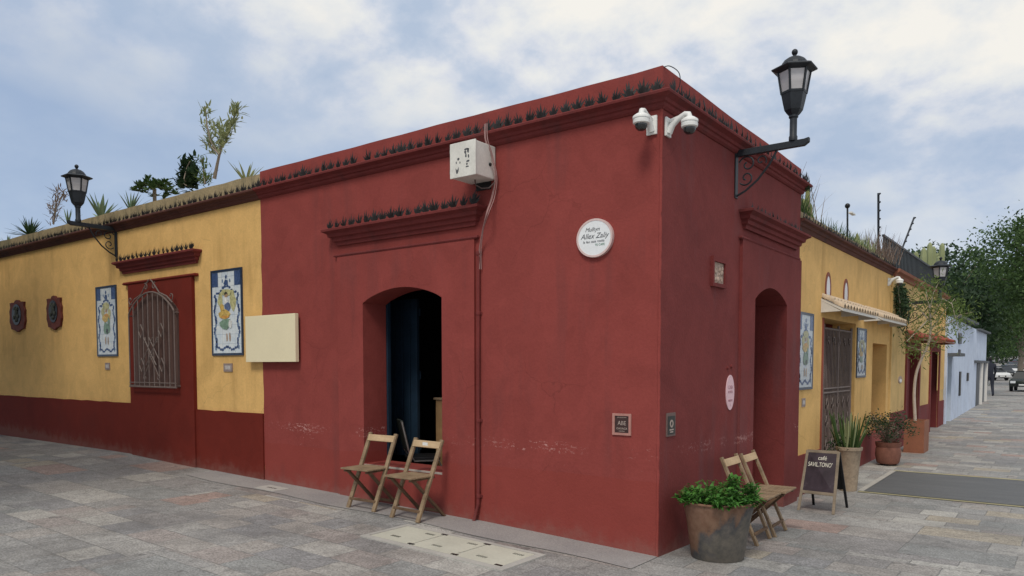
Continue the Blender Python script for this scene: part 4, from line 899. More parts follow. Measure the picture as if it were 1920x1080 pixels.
# dark ramp of slabs with yellowish edging on the street pavement
M_slab = MT('dark slate panel'); _p = M_slab.pos(); _n = M_slab.noise(_p, 4, 6, .7, sc=(.35, 1, 1)); _f = M_slab.noise(_p, 50, 3, .7)
_c = M_slab.mix(.4, M_slab.ramp(_n, [(.3, (.075, .082, .09)), (.7, (.14, .145, .15))]), M_slab.ramp(_f, [(.3, (.06, .065, .07)), (.7, (.17, .17, .17))])); M_slab.bump(_n, .4, .01); M_slab = M_slab.done(_c, .6, 0, .35)
M_edge = plain('yellowed cement edging', (0.36, 0.33, 0.20), .85, .2, 5, bump=.3); M_kerb = plain('pale cement kerb', (0.42, 0.40, 0.36), .85, .15, 5, bump=.3)
mb = MB()
ysl = frange(5.05, 7.25, .55)
def sheet(name, x0, x1, y0, y1, h, mat):
    xs_, ys_ = frange(x0, x1, .5), frange(y0, y1, .5); return tag(grid(xs_, ys_, lambda x, y: gz(x, y) + h, name, mat), kind='structure')
sheet('dark_paving_panel', 0.56, 6.0, 5.0, 7.2, .006, M_slab)
sheet('pavement_edging', 0.50, 6.0, 4.88, 4.955, .008, M_edge); sheet('pavement_edging', 0.50, 6.0, 7.205, 7.30, .008, M_edge)
sheet('pavement_edging', 0.48, 0.555, 4.96, 7.2, .012, M_kerb)

# folding chairs: local -y is the front, z=0 the floor
def make_chair():
    t = thing('folding_chair', (0, 0, 0), '', 'folding chair', 'wooden folding chairs along the red walls')
    W = 0.19
    for sx in (-1, 1):
        mb = MB(); mb.beam((sx*W, -0.20, 0.0), (sx*W, 0.145, 0.82), 0.026, 0.046, (1, 0, 0)); mb.build('side_rail', M_chair, t, bevel=.004)
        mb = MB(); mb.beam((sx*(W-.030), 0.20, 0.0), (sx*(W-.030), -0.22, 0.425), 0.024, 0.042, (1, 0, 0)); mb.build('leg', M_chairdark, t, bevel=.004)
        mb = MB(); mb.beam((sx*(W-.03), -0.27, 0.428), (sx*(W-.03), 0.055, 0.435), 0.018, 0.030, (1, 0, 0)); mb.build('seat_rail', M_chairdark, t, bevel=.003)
    mb = MB()
    for k in range(5):
        y = -0.290 + k*.070; mb.box(-.200 if k < 4 else -.165, .200 if k < 4 else .165, y, y + .066, 0.446 + .001*(k % 2), 0.464)
    mb.build('seat', M_chair, t, bevel=.004)
    mb = MB(); mb.beam((-W-.004, 0.112, 0.765), (W+.004, 0.112, 0.765), 0.020, 0.075, (0, .388, .92)); mb.build('back_slat', M_slat, t, bevel=.004)
    for a, y, z in ((W, -.168, .105), (W-.03, .155, .06)):
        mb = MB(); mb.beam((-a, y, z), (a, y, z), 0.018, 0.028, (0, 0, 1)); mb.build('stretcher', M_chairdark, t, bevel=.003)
    return t
ch = make_chair(); ch.scale = (1, 1, .955); ch.location = (-3.20, -0.235, gz(-3.26, -.3)); ch.rotation_euler = (0, 0, 0.03); ch['label'] = 'weathered wooden folding chair left of the doorway on the plaza side, farther from the corner'
c2 = dup(ch, (-2.50, -0.275, gz(-2.5, -.3)), -0.05, 'wooden folding chair before the open doorway, white sticker on its back slat')
mb = MB(); mb.box(-.045, .03, .096, .0985, .742, .786); st = mb.build('sticker', M_white, c2); st['label'] = 'small white sticker on the back slat'
c3_ = dup(ch, (0.30, 1.66, gz(.3, 1.66)), PI/2 + 0.04, 'wooden folding chair closest to the street doorway, behind the herb pot')
c4_ = dup(ch, (0.300, 1.17, gz(.3, 1.17)), PI/2 + 0.02, 'wooden folding chair half hidden right behind the herb pot')
# chair inside
oc = on_y(772, 835, .50); t = thing('office_chair', (oc.x, .56, .02), 'dark padded chair with a bent steel tube frame inside the plaza doorway', 'chair', rz=2.5)
mb = MB()
for s_ in (-.2, .2): mb.tube([(s_, .18, .955), (s_, .10, .60), (s_, .04, .50), (s_, -.24, .50), (s_, -.27, .44), (s_, -.27, .03), (s_, .20, .015)], .011, 8)
mb.build('tube_frame', M_steel, t, smooth=True)
mb = MB(); mb.box(-.19, .19, -.26, .10, .505, .545); mb.build('seat', M_black, t, bevel=.01)
mb = MB(); mb.add([(-.2, .09, .62), (.2, .09, .62), (.2, .17, .97), (-.2, .17, .97), (-.2, .12, .615), (.2, .12, .615), (.2, .20, .965), (-.2, .20, .965)], [(0,1,2,3), (7,6,5,4), (0,4,5,1), (1,5,6,2), (2,6,7,3), (3,7,4,0)]); mb.build('backrest', plain('shiny dark vinyl', (0.03, 0.035, 0.03), .25, .3, 4, spec=.7), t, bevel=.008)
t = thing('wooden_cabinet', (-2.45, 1.0, .02), 'tall plain wooden panel cabinet at the right of the dark doorway interior', 'cabinet', world=True)
mb = MB(); cbx = on_y(817, 760, .95).x; mb.box(cbx, cbx + .6, 0.95, 1.35, .02, 1.20); mb.build('carcass', wood('cabinet wood', (0.22, 0.13, 0.06), (0.34, 0.21, 0.10), (8, 8, 1)), t, bevel=.006)
mb = MB(); mb.box(cbx - .02, cbx + .62, .93, 1.37, 1.20, 1.225); mb.build('top', M_chair, t, bevel=.004)

# leaves
def leaf_quads(mb, c, n, spread, size, r, up=0.0, droop=0.0, asp=0.42):
    for _ in range(n):
        p = Vector(c) + Vector((r.gauss(0, 1)*spread[0], r.gauss(0, 1)*spread[1], r.gauss(0, 1)*spread[2]))
        d = Vector((r.uniform(-1, 1), r.uniform(-1, 1), r.uniform(-1, 1) + up - droop)); 
        if d.length < .1: continue
        d.normalize(); L = size*r.uniform(.6, 1.3); s = d.cross(Vector((r.uniform(-1, 1), r.uniform(-1, 1), r.uniform(-.3, 1))))
        if s.length < .05: continue
        s = s.normalized()*L*asp*.5; e = p + d*L; mm = p + d*L*.45
        mb.add([p, mm + s, e, mm - s], [(0, 1, 2, 3)])
def blade(mb, base, d, L, wd, bend, r, seg=4, curl=None):
    d = Vector(d).normalized(); s = d.cross(Vector((0, 0, 1))); s = s.normalized() if s.length > .05 else Vector((1, 0, 0)); nrm = s.cross(d).normalized()
    vs = []; 
    for i in range(seg + 1):
        t_ = i/seg; p = Vector(base) + d*L*t_ + Vector((0, 0, -bend*L*t_*t_)); w_ = wd*(0.75 + .9*t_ - 1.65*t_*t_) if i < seg else 0.001
        w_ = max(.001, w_); vs += [p - s*w_, p + nrm*w_*-.35, p + s*w_]
    fs = []
    for i in range(seg): fs += [(i*3, i*3+1, i*3+4, i*3+3), (i*3+1, i*3+2, i*3+5, i*3+4)]
    mb.add(vs, fs)
# bucket planter with herbs
PC = (0.40, 0.33)
gz0 = gz(*PC)
t = bt = thing('bucket_planter', (PC[0] - .01, PC[1], gz0), 'big rusty metal bucket planter overflowing with green herbs at the red corner', 'planter')
mB = MT('rusty galvanised bucket'); v = mB.obj(); n1 = mB.noise(v, 2.6, 5, .6, dist=.5); n2 = mB.noise(v, 16, 5, .7); _x, _y, z = mB.xyz(v)[:3]
zz = mB.math('ADD', mB.math('MULTIPLY', z, 1.4), mB.math('MULTIPLY', mB.math('SUBTRACT', n1, .5), 1.4)); sx_ = mB.math('SUBTRACT', zz, mB.math('MULTIPLY', _x, 1.3))
col = mB.mix(.35, mB.ramp(sx_, [(.05, (.095, .09, .08)), (.20, (.05, .057, .07)), (.30, (.22, .105, .055)), (.55, (.30, .14, .08))]), mB.ramp(n2, [(.3, (.05, .055, .055)), (.7, (.30, .25, .20))]))
mB.bump(n2, .3, .006); mB = mB.done(col, .62, .25, .35)
mb = MB(); mb.lathe([(0.0, .006), (.185, .006), (.190, .0), (.196, .012), (.215, .14), (.238, .30), (.268, .438), (.258, .438), (.235, .33), (0, .33)], (0, 0, 0), 48); bk = mb.build('bucket', mB, t, smooth=True)
mb = MB(); pr = [(.270 + .010*math.cos(a), .438 + .010*math.sin(a)) for a in [2*PI*i/8 for i in range(8)]]; n = 48
vs = []; fs = []
for rr_, z in pr:
    for k in range(n): vs.append((rr_*math.cos(2*PI*k/n), rr_*math.sin(2*PI*k/n), z))
for i in range(8):
    for k in range(n): fs.append((i*n+k, i*n+(k+1) % n, ((i+1) % 8)*n+(k+1) % n, ((i+1) % 8)*n+k))
mb.add(vs, fs); mb.build('rim', plain('rusty rim', (0.20, 0.11, 0.07), .8, .3, 14, bump=.5), t, smooth=True)
mb = MB(); mb.lathe([(.255, .40), (.2, .415), (0, .42)], (0, 0, 0), 24); mb.build('soil', M_soil, t)
bt.scale = (1.1, 1.1, 1.1)
herb = tag(thing('herb_plant', (PC[0] - .01, PC[1], gz0 + .455), 'bushy bright green herbs filling the rusty bucket planter', 'plant'))
herb.scale = (1.1, 1.1, 1.1); r = random.Random(5); mb = MB(); ms = MB()
for k in range(230):
    a = r.uniform(0, 2*PI); q = .262*math.sqrt(r.random()); b = Vector((q*math.cos(a), q*math.sin(a), 0)); hgt = r.uniform(.05, .14) + (.09 if (b - Vector((.10, .10, 0))).length < .11 else 0)
    if q > .19: hgt *= .7
    e = b*1.18 + Vector((r.uniform(-.04, .04), r.uniform(-.04, .04), hgt)); ms.tube([b, (b+e)/2 + Vector((0, 0, .01)), e], .0022, 4, False)
    for j in range(9):
        u = .25 + .75*j/8; c = b.lerp(e, u); d = Vector((r.uniform(-1, 1), r.uniform(-1, 1), r.uniform(-.2, .7))); blade(mb, c, d, r.uniform(.03, .060), r.uniform(.010, .018), r.uniform(.1, .5), r, 3)
mb.build('leaves', L_bright, herb, recalc=False); ms.build('stems', L_mid, herb)
mb = MB(); leaf_quads(mb, (0, 0, .06), 220, (.085, .085, .025), .045, r, .5); mb.build('pale_leaves', L_lime, herb, recalc=False)

# sandwich board
t = thing('sandwich_board', (.44, 3.4, gz(.44, 3.4)), 'folding chalkboard sign with hand lettered white words standing beyond the red corner building', 'sandwich board', world=True)
fa, fb = Vector((.235, 3.166, gz(.25, 3.17))), Vector((.625, 3.129, gz(.62, 3.13))); ra, rb = Vector((.275, 3.65, gz(.28, 3.65))), Vector((.640, 3.70, gz(.64, 3.7)))
ta, tb = Vector((.265, 3.39, .62)), Vector((.605, 3.39, .62))
for a, b in ((fa, ta), (fb, tb)): mb = MB(); mb.beam(a, b, .030, .022, (0, 1, 0)); mb.build('front_leg', M_frame, t, bevel=.003)
for a, b in ((ra, ta + Vector((0, .03, -.01))), (rb, tb + Vector((0, .03, -.01)))): mb = MB(); mb.beam(a, b, .028, .020, (0, 1, 0)); mb.build('rear_leg', M_black, t, bevel=.003)
lf = lambda u, v, w: (fa.lerp(ta, v)).lerp(fb.lerp(tb, v), u) + Vector((0, -1, .35)).normalized()*w
for v0 in (.31, .985): mb = MB(); mb.beam(lf(0, v0, 0), lf(1, v0, 0), .022, .034, (0, .3, 1)); mb.build('cross_rail', M_frame, t, bevel=.003)
mch = MT('chalkboard'); v = mch.obj(); nn = mch.noise(v, 5, 4, .6, dist=.5); mch.done(mch.ramp(nn, [(.35, (.028, .02, .026)), (.6, (.055, .04, .052)), (.75, (.13, .11, .12))]), .35, 0, .5); mch = mch.m
mb = MB(); mb.add([lf(.03, .31, .0), lf(.97, .31, .0), lf(.97, .97, .0), lf(.03, .97, .0), lf(.03, .31, .008), lf(.97, .31, .008), lf(.97, .97, .008), lf(.03, .97, .008)], [(0,1,2,3), (7,6,5,4), (0,4,5,1), (1,5,6,2), (2,6,7,3), (3,7,4,0)]); bd = mb.build('chalkboard', mch, t)
mb = MB(); g = lambda q, v, w: (ra.lerp(ta, v)).lerp(rb.lerp(tb, v), q) + Vector((0, 1, .3)).normalized()*w
mb.add([g(.03, .31, .03), g(.97, .31, .03), g(.97, .93, .03), g(.03, .93, .03), g(.03, .31, .038), g(.97, .31, .038), g(.97, .93, .038), g(.03, .93, .038)], [(0,1,2,3), (7,6,5,4), (0,4,5,1), (1,5,6,2), (2,6,7,3), (3,7,4,0)]); mb.build('rear_board', M_black, t)
ang = math.atan2((lf(.5, .9, 0) - lf(.5, .4, 0)).z, (lf(.5, .9, 0) - lf(.5, .4, 0)).y); hz = math.atan2((fb-fa).y, (fb-fa).x)
for s_, uu, vv, sz in (('café', .52, .875, .07), ("SAVIL.TONO'", .47, .765, .074)):
    ex = (lf(1, .6, 0) - lf(0, .6, 0)).normalized(); ey = (lf(.5, .9, 0) - lf(.5, .4, 0)); ey = (ey - ex*ey.dot(ex)).normalized(); ez = ex.cross(ey)
    o_ = text(t, s_, (0, 0, 0), (0, 0, 0), sz, M_chalk, .1, .0006, sx=.62 if 'S' in s_ else .9); c_ = lf(uu, vv, 0) + ez*.013
    o_.data.transform(Matrix(((ex.x, ey.x, ez.x, c_.x), (ex.y, ey.y, ez.y, c_.y), (ex.z, ey.z, ez.z, c_.z), (0, 0, 0, 1))))

# tall stone pot with reeds
q = (0.36, 4.97); z0 = gz(*q)
t = thing('stone_pot', (q[0], q[1], z0), 'tall tapering weathered stone pot behind the sandwich board', 'pot')
mb = MB(); mb.lathe([(.0, 0), (.105, 0), (.11, .02), (.125, .25), (.150, .53), (.165, .545), (.168, .585), (.145, .588), (.14, .55), (0, .55)], (0, 0, 0), 28); mb.build('pot_body', M_concrete, t, smooth=True)
mb = MB(); mb.lathe([(.139, .555), (0, .565)], (0, 0, 0), 16); mb.build('soil', M_soil, t)
t = thing('cactus_plant', (q[0], q[1], z0 + .55), 'clump of upright green cactus stems in the tall stone pot by the gate', 'plant'); r = random.Random(8)
mb = MB(); mb2 = MB()
for k in range(46):
    a = r.uniform(0, 2*PI); d = .13*math.sqrt(r.random()); h_ = r.uniform(.22, .52); b = Vector((d*math.cos(a), d*math.sin(a), 0)); e = b + Vector((b.x*1.0 + r.uniform(-.04, .04), b.y*1.0 + r.uniform(-.04, .04), h_))
    (mb if k % 3 else mb2).tube([b, b.lerp(e, .5) + Vector((r.uniform(-.01, .01), 0, 0)), e], [.012, .013, .005], 6)
mb.build('stems', L_mid, t); mb2.build('pale_stems', L_pale, t)
mb = MB(); leaf_quads(mb, (-.13, 0, .05), 200, (.07, .08, .06), .05, r, .4); mb.build('leaves', L_dark, t, recalc=False)
# terracotta pot with bush
q = (0.30, 7.92); z0 = gz(*q)
t = thing('terracotta_pot', (q[0], q[1], z0), 'round brown terracotta pot on small feet beyond the tall stone pot', 'pot')
mb = MB(); mb.lathe([(0, .03), (.155, .03), (.175, .06), (.195, .17), (.190, .27), (.178, .30), (.190, .33), (.20, .385), (.175, .385), (.165, .34), (0, .34)], (0, 0, 0), 28); mb.build('pot_body', plain('red brown clay', (0.20, 0.085, 0.06), .8, .25, 8, bump=.3), t, smooth=True)
for k in range(3): mb = MB(); mb.box(-.03, .03, -.03, .03, 0, .032, Matrix.Translation((.11*math.cos(k*2.1+.5), .11*math.sin(k*2.1+.5), 0))); mb.build('foot', M_black, t)
t = thing('bush', (q[0], q[1], z0 + .34), 'twiggy dark green bush spilling from the brown terracotta pot', 'bush'); t.scale = (1.2, 1.2, 1.1); r = random.Random(9); mb = MB(); ms = MB(); mr = MB()
for k in range(60):
    a = r.uniform(0, 2*PI); e = Vector((math.cos(a)*r.uniform(.05, .36), math.sin(a)*r.uniform(.05, .30), r.uniform(.12, .44))); e.x += -.01
    ms.tube([(0, 0, 0), e*.5 + Vector((0, 0, .05)), e], [.006, .004, .002], 4, False); (leaf_quads(mb, e, 26, (.045, .045, .045), .042, r, .2) if k % 5 else leaf_quads(mr, e, 14, (.04, .04, .04), .035, r, .2))
mb.build('leaves', L_dark, t, recalc=False); mr.build('dry_leaves', L_dry, t, recalc=False); ms.build('twigs', M_bark, t)
# brown box planter and slender tree
bx0 = gz(.36, 10.2)
t = thing('box_planter', (.36, 10.25, bx0), 'square orange brown planter box against the ochre wall with a slender tree', 'planter')
mb = MB()
for a, b, c, d in ((-.17, .17, -.28, -.25), (-.17, .17, .25, .28), (-.17, -.14, -.25, .25), (.14, .17, -.25, .25)): mb.box(a, b, c, d, 0, .60)
mb.build('box_body', plain('orange brown paint', (0.26, 0.105, 0.06), .7, .2, 4), t)
mb = MB(); mb.box(-.139, .139, -.249, .249, .02, .55); mb.build('soil', M_soil, t)
t = thing('slender_tree', (.34, 10.15, bx0 + .55), 'slender pale trunked young tree with sparse light foliage rising from the box planter', 'tree', world=True); r = random.Random(21)
yy = 10.2
tr = [on_y(1716, 792, yy), on_y(1714, 740, yy), on_y(1718, 700, yy), on_y(1730, 668, yy), on_y(1742, 640, yy), on_y(1745, 605, yy), on_y(1742, 570, yy)]
mb = MB(); mb.tube(cr(tr, 4), [.030 - .014*i/24 for i in range(25)], 8); tk = mb.build('trunk', M_palebark, t, smooth=True)
mb = MB(); ml = MB()
ends = [((1742, 640), (1765, 618), (1800, 590), (1825, 585)), ((1745, 605), (1725, 580), (1695, 560), (1690, 590)), ((1742, 590), (1750, 550), (1760, 530)), ((1745, 620), (1770, 585), (1790, 560), (1805, 600)), ((1740, 600), (1720, 620), (1700, 640)), ((1745, 600), (1768, 560), (1785, 570), (1800, 630)), ((1742, 660), (1720, 655), (1700, 648)), ((1742, 575), (1735, 540), (1725, 530))]
for br in ends:
    dy = r.uniform(-.25, .25); P_ = [on_y(x, y, yy + dy*i) for i, (x, y) in enumerate(br)]; mb.tube(P_, [.012 - .003*i for i in range(len(P_))], 5)
    for i in range(len(P_) - 1):
        for u in (.3, .65, 1.0):
            c = P_[i].lerp(P_[i+1], u); leaf_quads(ml, c, 30, (.10, .16, .12), .085, r, 0, .5, .22)
for (x, y, k_) in ((1745, 540, 120), (1755, 575, 150), (1735, 590, 110), (1775, 575, 110), (1790, 600, 80), (1728, 555, 90), (1762, 610, 90), (1748, 625, 60), (1738, 650, 40)): leaf_quads(ml, on_y(x, y, yy), int(k_*.5), (.13, .2, .13), .085, r, 0, .6, .22)
mb.build('branches', M_palebark, tk); ml.build('crown', L_lime, t, recalc=False)
t = thing('hanging_vine', (X2 + .05, 9.95, 2.3), 'dark green vine hanging on the ochre wall below the far white camera', 'vine', world=True); mb = MB(); ms = MB()
for k in range(14): 
    a = Vector((.02, 9.9 + r.uniform(-.05, .5), 3.15)); e = a + Vector((r.uniform(.02, .12), r.uniform(-.1, .3), -r.uniform(.3, 1.0))); ms.tube([a, e], .006, 4)
    for u in (.2, .4, .6, .8, 1): leaf_quads(mb, a.lerp(e, u), 22, (.05, .09, .08), .065, r, 0, .5)
mb.build('leaves', L_dark, t, recalc=False); ms.build('stems', M_bark, t)

# ================================================================ ON THE ROOFS
def agave(name, loc, n, L, wd, label, mat, seed, group, tilt=(0.2, 1.2)):
    t = thing(name, Vector(loc) - Vector((0, 0, .11)), label, 'agave', group); r = random.Random(seed); mb = MB()
    for k in range(n):
        a = 2*PI*k/n*2.4 + r.uniform(-.2, .2); el = r.uniform(*tilt); blade(mb, (0, 0, 0), (math.cos(a)*math.cos(el), math.sin(a)*math.cos(el), math.sin(el)), L*r.uniform(.75, 1.1), wd, r.uniform(0, .15), r, 5)
    mb.build('leaves', mat, t, recalc=False)
    mb = MB(); mb.lathe([(.03, -.3), (.03, .0), (0, .02)], (0, 0, 0), 8); mb.build('stem', M_bark, t)
GR = 'spiky agaves on the left roof'
def rooft(px, py, y): return on_y(px, py, y)
agave('agave', rooft(190, 400, .5), 15, .46, .045, 'broad leaved agave on the roof just right of the left lamp', L_agave, 1, GR, (.5, 1.4))
agave('agave', rooft(55, 432, .5), 60, .42, .02, 'dense dark spiky yucca at the far left of the roof', L_dark, 2, GR, (-.1, 1.4))
agave('agave', rooft(245, 385, .5), 12, .42, .018, 'thin bladed agave between the broad agave and the rounded bush', L_agave, 3, GR, (.7, 1.4))
agave('agave', rooft(462, 330, .5), 18, .36, .022, 'thin pale agave on the roof beside the red building', L_pale, 4, GR, (.5, 1.4))
agave('agave', rooft(128, 412, .5), 10, .36, .018, 'small agave behind the left lamp post', L_agave, 5, GR, (.7, 1.4))
agave('agave', rooft(15, 452, .5), 10, .25, .018, 'tiny agave at the left end of the roof', L_agave, 6, GR, (.7, 1.4))
t = thing('round_bush', rooft(290, 372, .6), 'rounded leathery green bush on the left roof', 'bush'); r = random.Random(31); mb = MB()
for k in range(70):
    a = r.uniform(0, 2*PI); q = r.random()**.5; c = (.42*q*math.cos(a), .3*q*math.sin(a), .28*math.sqrt(max(0, 1 - q*q))*r.uniform(.5, 1) + .03)
    for j in range(9): d = (r.uniform(-1, 1), r.uniform(-1, 1), r.uniform(.1, 1)); blade(mb, c, d, .10, .022, .1, r, 3)
mb.build('leaves', L_mid, t, recalc=False); mb = MB(); mb.tube([(0, 0, -.2), (0, 0, .15)], .03, 6); mb.build('stem', M_bark, t)
def roof_tree(name, pts, label, leaf, seed, nleaf, size, sp, cat='tree', y=.5, rad=.02, bark=M_bark, asp=.25, subb=()):
    t = thing(name, rooft(*pts[0], y), label, cat, world=True); r = random.Random(seed); P_ = [rooft(a, b, y) for a, b in pts]
    mb = MB(); q = cr(P_, 4); mb.tube(q, [rad*(1 - .75*i/(len(q)-1)) for i in range(len(q))], 6); ml = MB()
    for br in subb: Q = [rooft(a, b, y + r.uniform(-.15, .15)) for a, b in br]; mb.tube(Q, rad*.35, 5)
    mb.build('trunk', bark, t, smooth=True)
    for br in (subb or (pts,)):
        Q = [rooft(a, b, y) for a, b in br]
        for i in range(len(Q) - 1):
            for k in range(5):
                c = Q[i].lerp(Q[i+1], (k+.5)/5)
                for _ in range(nleaf):
                    d = (Q[i+1] - Q[i]).normalized()*.8 + Vector((r.uniform(-1, 1), r.uniform(-1, 1), r.uniform(-.6, .9))); blade(ml, c + Vector((r.gauss(0, sp), r.gauss(0, sp), r.gauss(0, sp))), d, size*r.uniform(.7, 1.3), size*asp*.4, .15, r, 2)
    ml.build('crown', leaf, t, recalc=False)
roof_tree('oleander_tree', [(402, 335), (408, 305), (415, 270), (412, 245)], 'small tree with curved bare trunk and upright pale foliage, tallest plant on the left roof', L_pale, 41, 7, .13, .035, subb=[[(411, 290), (395, 265), (388, 235), (385, 200)], [(414, 270), (412, 245), (405, 235)], [(415, 280), (428, 250), (440, 215), (446, 203)], [(413, 270), (425, 245), (432, 232)], [(411, 290), (396, 275), (388, 262)]], rad=.028, asp=.3)
roof_tree('leafy_shrub', [(352, 352), (352, 330), (354, 305)], 'dark pointed leafy shrub on the roof left of the curved little tree', L_dark, 42, 12, .12, .05, 'shrub', asp=.6, subb=[[(352, 350), (345, 335), (350, 315), (356, 303)], [(352, 350), (362, 338), (360, 320)], [(350, 348), (338, 340)]])
roof_tree('leafy_shrub', [(384, 345), (382, 320), (380, 298)], 'light green shrub on the roof between the dark shrub and the curved tree', L_lime, 43, 7, .11, .04, 'shrub', subb=[[(384, 345), (382, 320), (378, 298)], [(386, 340), (392, 325)], [(384, 345), (374, 330)]])
roof_tree('leafy_shrub', [(100, 420), (105, 390), (110, 350)], 'wispy dry shrub rising behind the left lamp', L_dry, 44, 6, .12, .05, 'shrub', subb=[[(100, 420), (103, 390), (106, 350)], [(104, 395), (114, 375), (120, 358)], [(103, 400), (97, 385)]])
for i in range(5):
    px = 412 + i*11
# street roof: cactus clumps, grasses, fence, masts
def cactus(loc, n, h0, h1, spread, label, mat, seed, rad=.035):
    t = thing('cactus_clump', loc, label, 'cactus', 'cactus clumps on the street roofs'); r = random.Random(seed)
    for k in range(n):
        b = Vector((r.gauss(0, spread[0]), r.gauss(0, spread[1]), 0)); h_ = r.uniform(h0, h1); mb = MB(); vs = []; fs = []; N_ = 10
        for j, (rr_, z) in enumerate([(rad*.8, -.1), (rad, h_*.3), (rad*1.05, h_*.7), (rad*.8, h_*.93), (rad*.3, h_)]):
            for q in range(N_): R_ = rr_*(1 if q % 2 else .72); vs.append((b.x + b.x*.1*z + R_*math.cos(2*PI*q/N_), b.y + R_*math.sin(2*PI*q/N_), z))
        for j in range(4):
            for q in range(N_): fs.append((j*N_+q, j*N_+(q+1) % N_, (j+1)*N_+(q+1) % N_, (j+1)*N_+q))
        fs.append(tuple(range(4*N_, 5*N_))); mb.add(vs, fs); mb.build('cactus_stem', mat, t)
def on_street(px, py, x): return on_x(px, py, x)
cactus((-.30, 5.1, 3.42), 7, .25, .62, (.06, .28), 'tall yellowish column cactus clump on the street roof nearest the red building', L_yel, 51)
cactus((-.35, 8.3, 3.42), 8, .2, .45, (.08, .5), 'short yellow green cactus clump in the middle of the street roof', L_yel, 52, .03)
cactus((-.8, 20.5, 4.2), 9, .6, 1.15, (.25, .5), 'pale column cactus group beyond the roof railing', L_pale, 53, .09)
def grass_clump(loc, n, L, spread, mat, label, seed, cat='grass clump'):
    r = random.Random(seed); mb = MB()
    for k in range(n):
        b = (r.gauss(0, spread[0]), r.gauss(0, spread[1]), 0); blade(mb, b, (r.uniform(-.5, .5), r.uniform(-.6, .6), 1), L*r.uniform(.5, 1.2), .006, r.uniform(0, .4), r, 3)
    o = mb.build('grass_clump', mat, recalc=False); o.location = loc; tag(o, label, cat, 'grass clumps on the street roof')
grass_clump((-.2, 4.35, 3.52), 170, .40, (.06, .30), L_mid, 'green grass clump on the roof right behind the red parapet', 61)
grass_clump((-.2, 4.6, 3.52), 40, .75, (.06, .35), L_dry, 'tall thin dry stalks on the roof right behind the red parapet', 65)
grass_clump((-.2, 6.7, 3.50), 220, .28, (.06, .7), L_mid, 'low green grass on the street roof above the oval windows', 62)
grass_clump((-.25, 9.4, 3.50), 420, .58, (.12, .42), L_dry, 'bushy reddish brown grass next to the roof railing', 63)
grass_clump((-.2, 8.0, 3.50), 160, .34, (.06, .4), L_pale, 'pale grass around the short cactus on the street roof', 64)
grass_clump((.05, 3.86, 3.74), 60, .14, (.03, .05), L_dark, 'small dark weed tuft at the far end of the red cornice', 66)
t = thing('roof_railing', (-.25, 13, 3.45), 'dark metal railing screen along the roof of the ochre street front', 'railing', world=True)
mb = MB()
for y in frange(10.0, 16.6, .16): mb.box(-.26, -.245, y, y + .05, 3.45, 4.06 + .01*(y-10))
mb.build('pickets', M_iron, t)
mb = MB(); mb.box(-.275, -.235, 9.98, 16.7, 4.06, 4.10); mb.box(-.27, -.24, 9.98, 16.7, 3.50, 3.54); mb.build('rails', M_iron, t)
mb = MB(); mb.box(-.262, -.258, 10.0, 16.65, 3.52, 4.06); mb.build('mesh_screen', plain('grey green netting', (0.05, 0.07, 0.075), .9, .3, 4), t)
def mast(a, b, label, cat='fence mast', ins=6):
    t = thing('fence_mast', a, label, cat, world=True); a = Vector(a); b = Vector(b); mb = MB(); mb.tube([a, b], .022, 8); mb.build('pole', M_iron, t)
    for k in range(ins): c = a.lerp(b, .25 + .72*k/(ins-1)); mb = MB(); mb.tube([c, c + Vector((.05, -.10, 0))], .018, 6); mb.build('insulator', M_black, t)
mast(on_x(1647, 470, -.5), on_x(1647, 362, -.5), 'vertical electric fence mast with insulators on the street roof'); mast(on_x(1690, 470, -.5), on_x(1714, 408, -.5), 'leaning electric fence mast with insulators above the roof railing', ins=5)
t = thing('roof_post', on_x(1589, 440, -.5), 'thin roof post with a round dark head on the street roof', 'post', world=True); a, b = on_x(1589, 445, -.5), on_x(1589, 386, -.5)
mb = MB(); mb.tube([a, b], .016, 8); mb.build('pole', M_iron, t); mb = MB(); mb.sphere(b, .045, 10, 8); mb.build('head', M_black, t, smooth=True)
mb = MB(); q = on_x(1594, 398, -.5); mb.box(q.x - .03, q.x + .03, q.y, q.y + .28, q.z - .012, q.z + .012); mb.build('floodlight', M_white, t)
t = thing('corner_wire', (0, 0, 4.03), 'thin bent wire loop sticking up at the top of the red corner', 'wire', world=True)
mb = MB(); mb.tube(cr([Vector((-.02, .01, 4.02)), Vector((.03, .06, 4.045)), Vector((.05, .20, 4.03)), Vector((.04, .24, 3.94)), Vector((.01, .20, 3.86))]), .004, 5); mb.build('wire', M_iron, t)

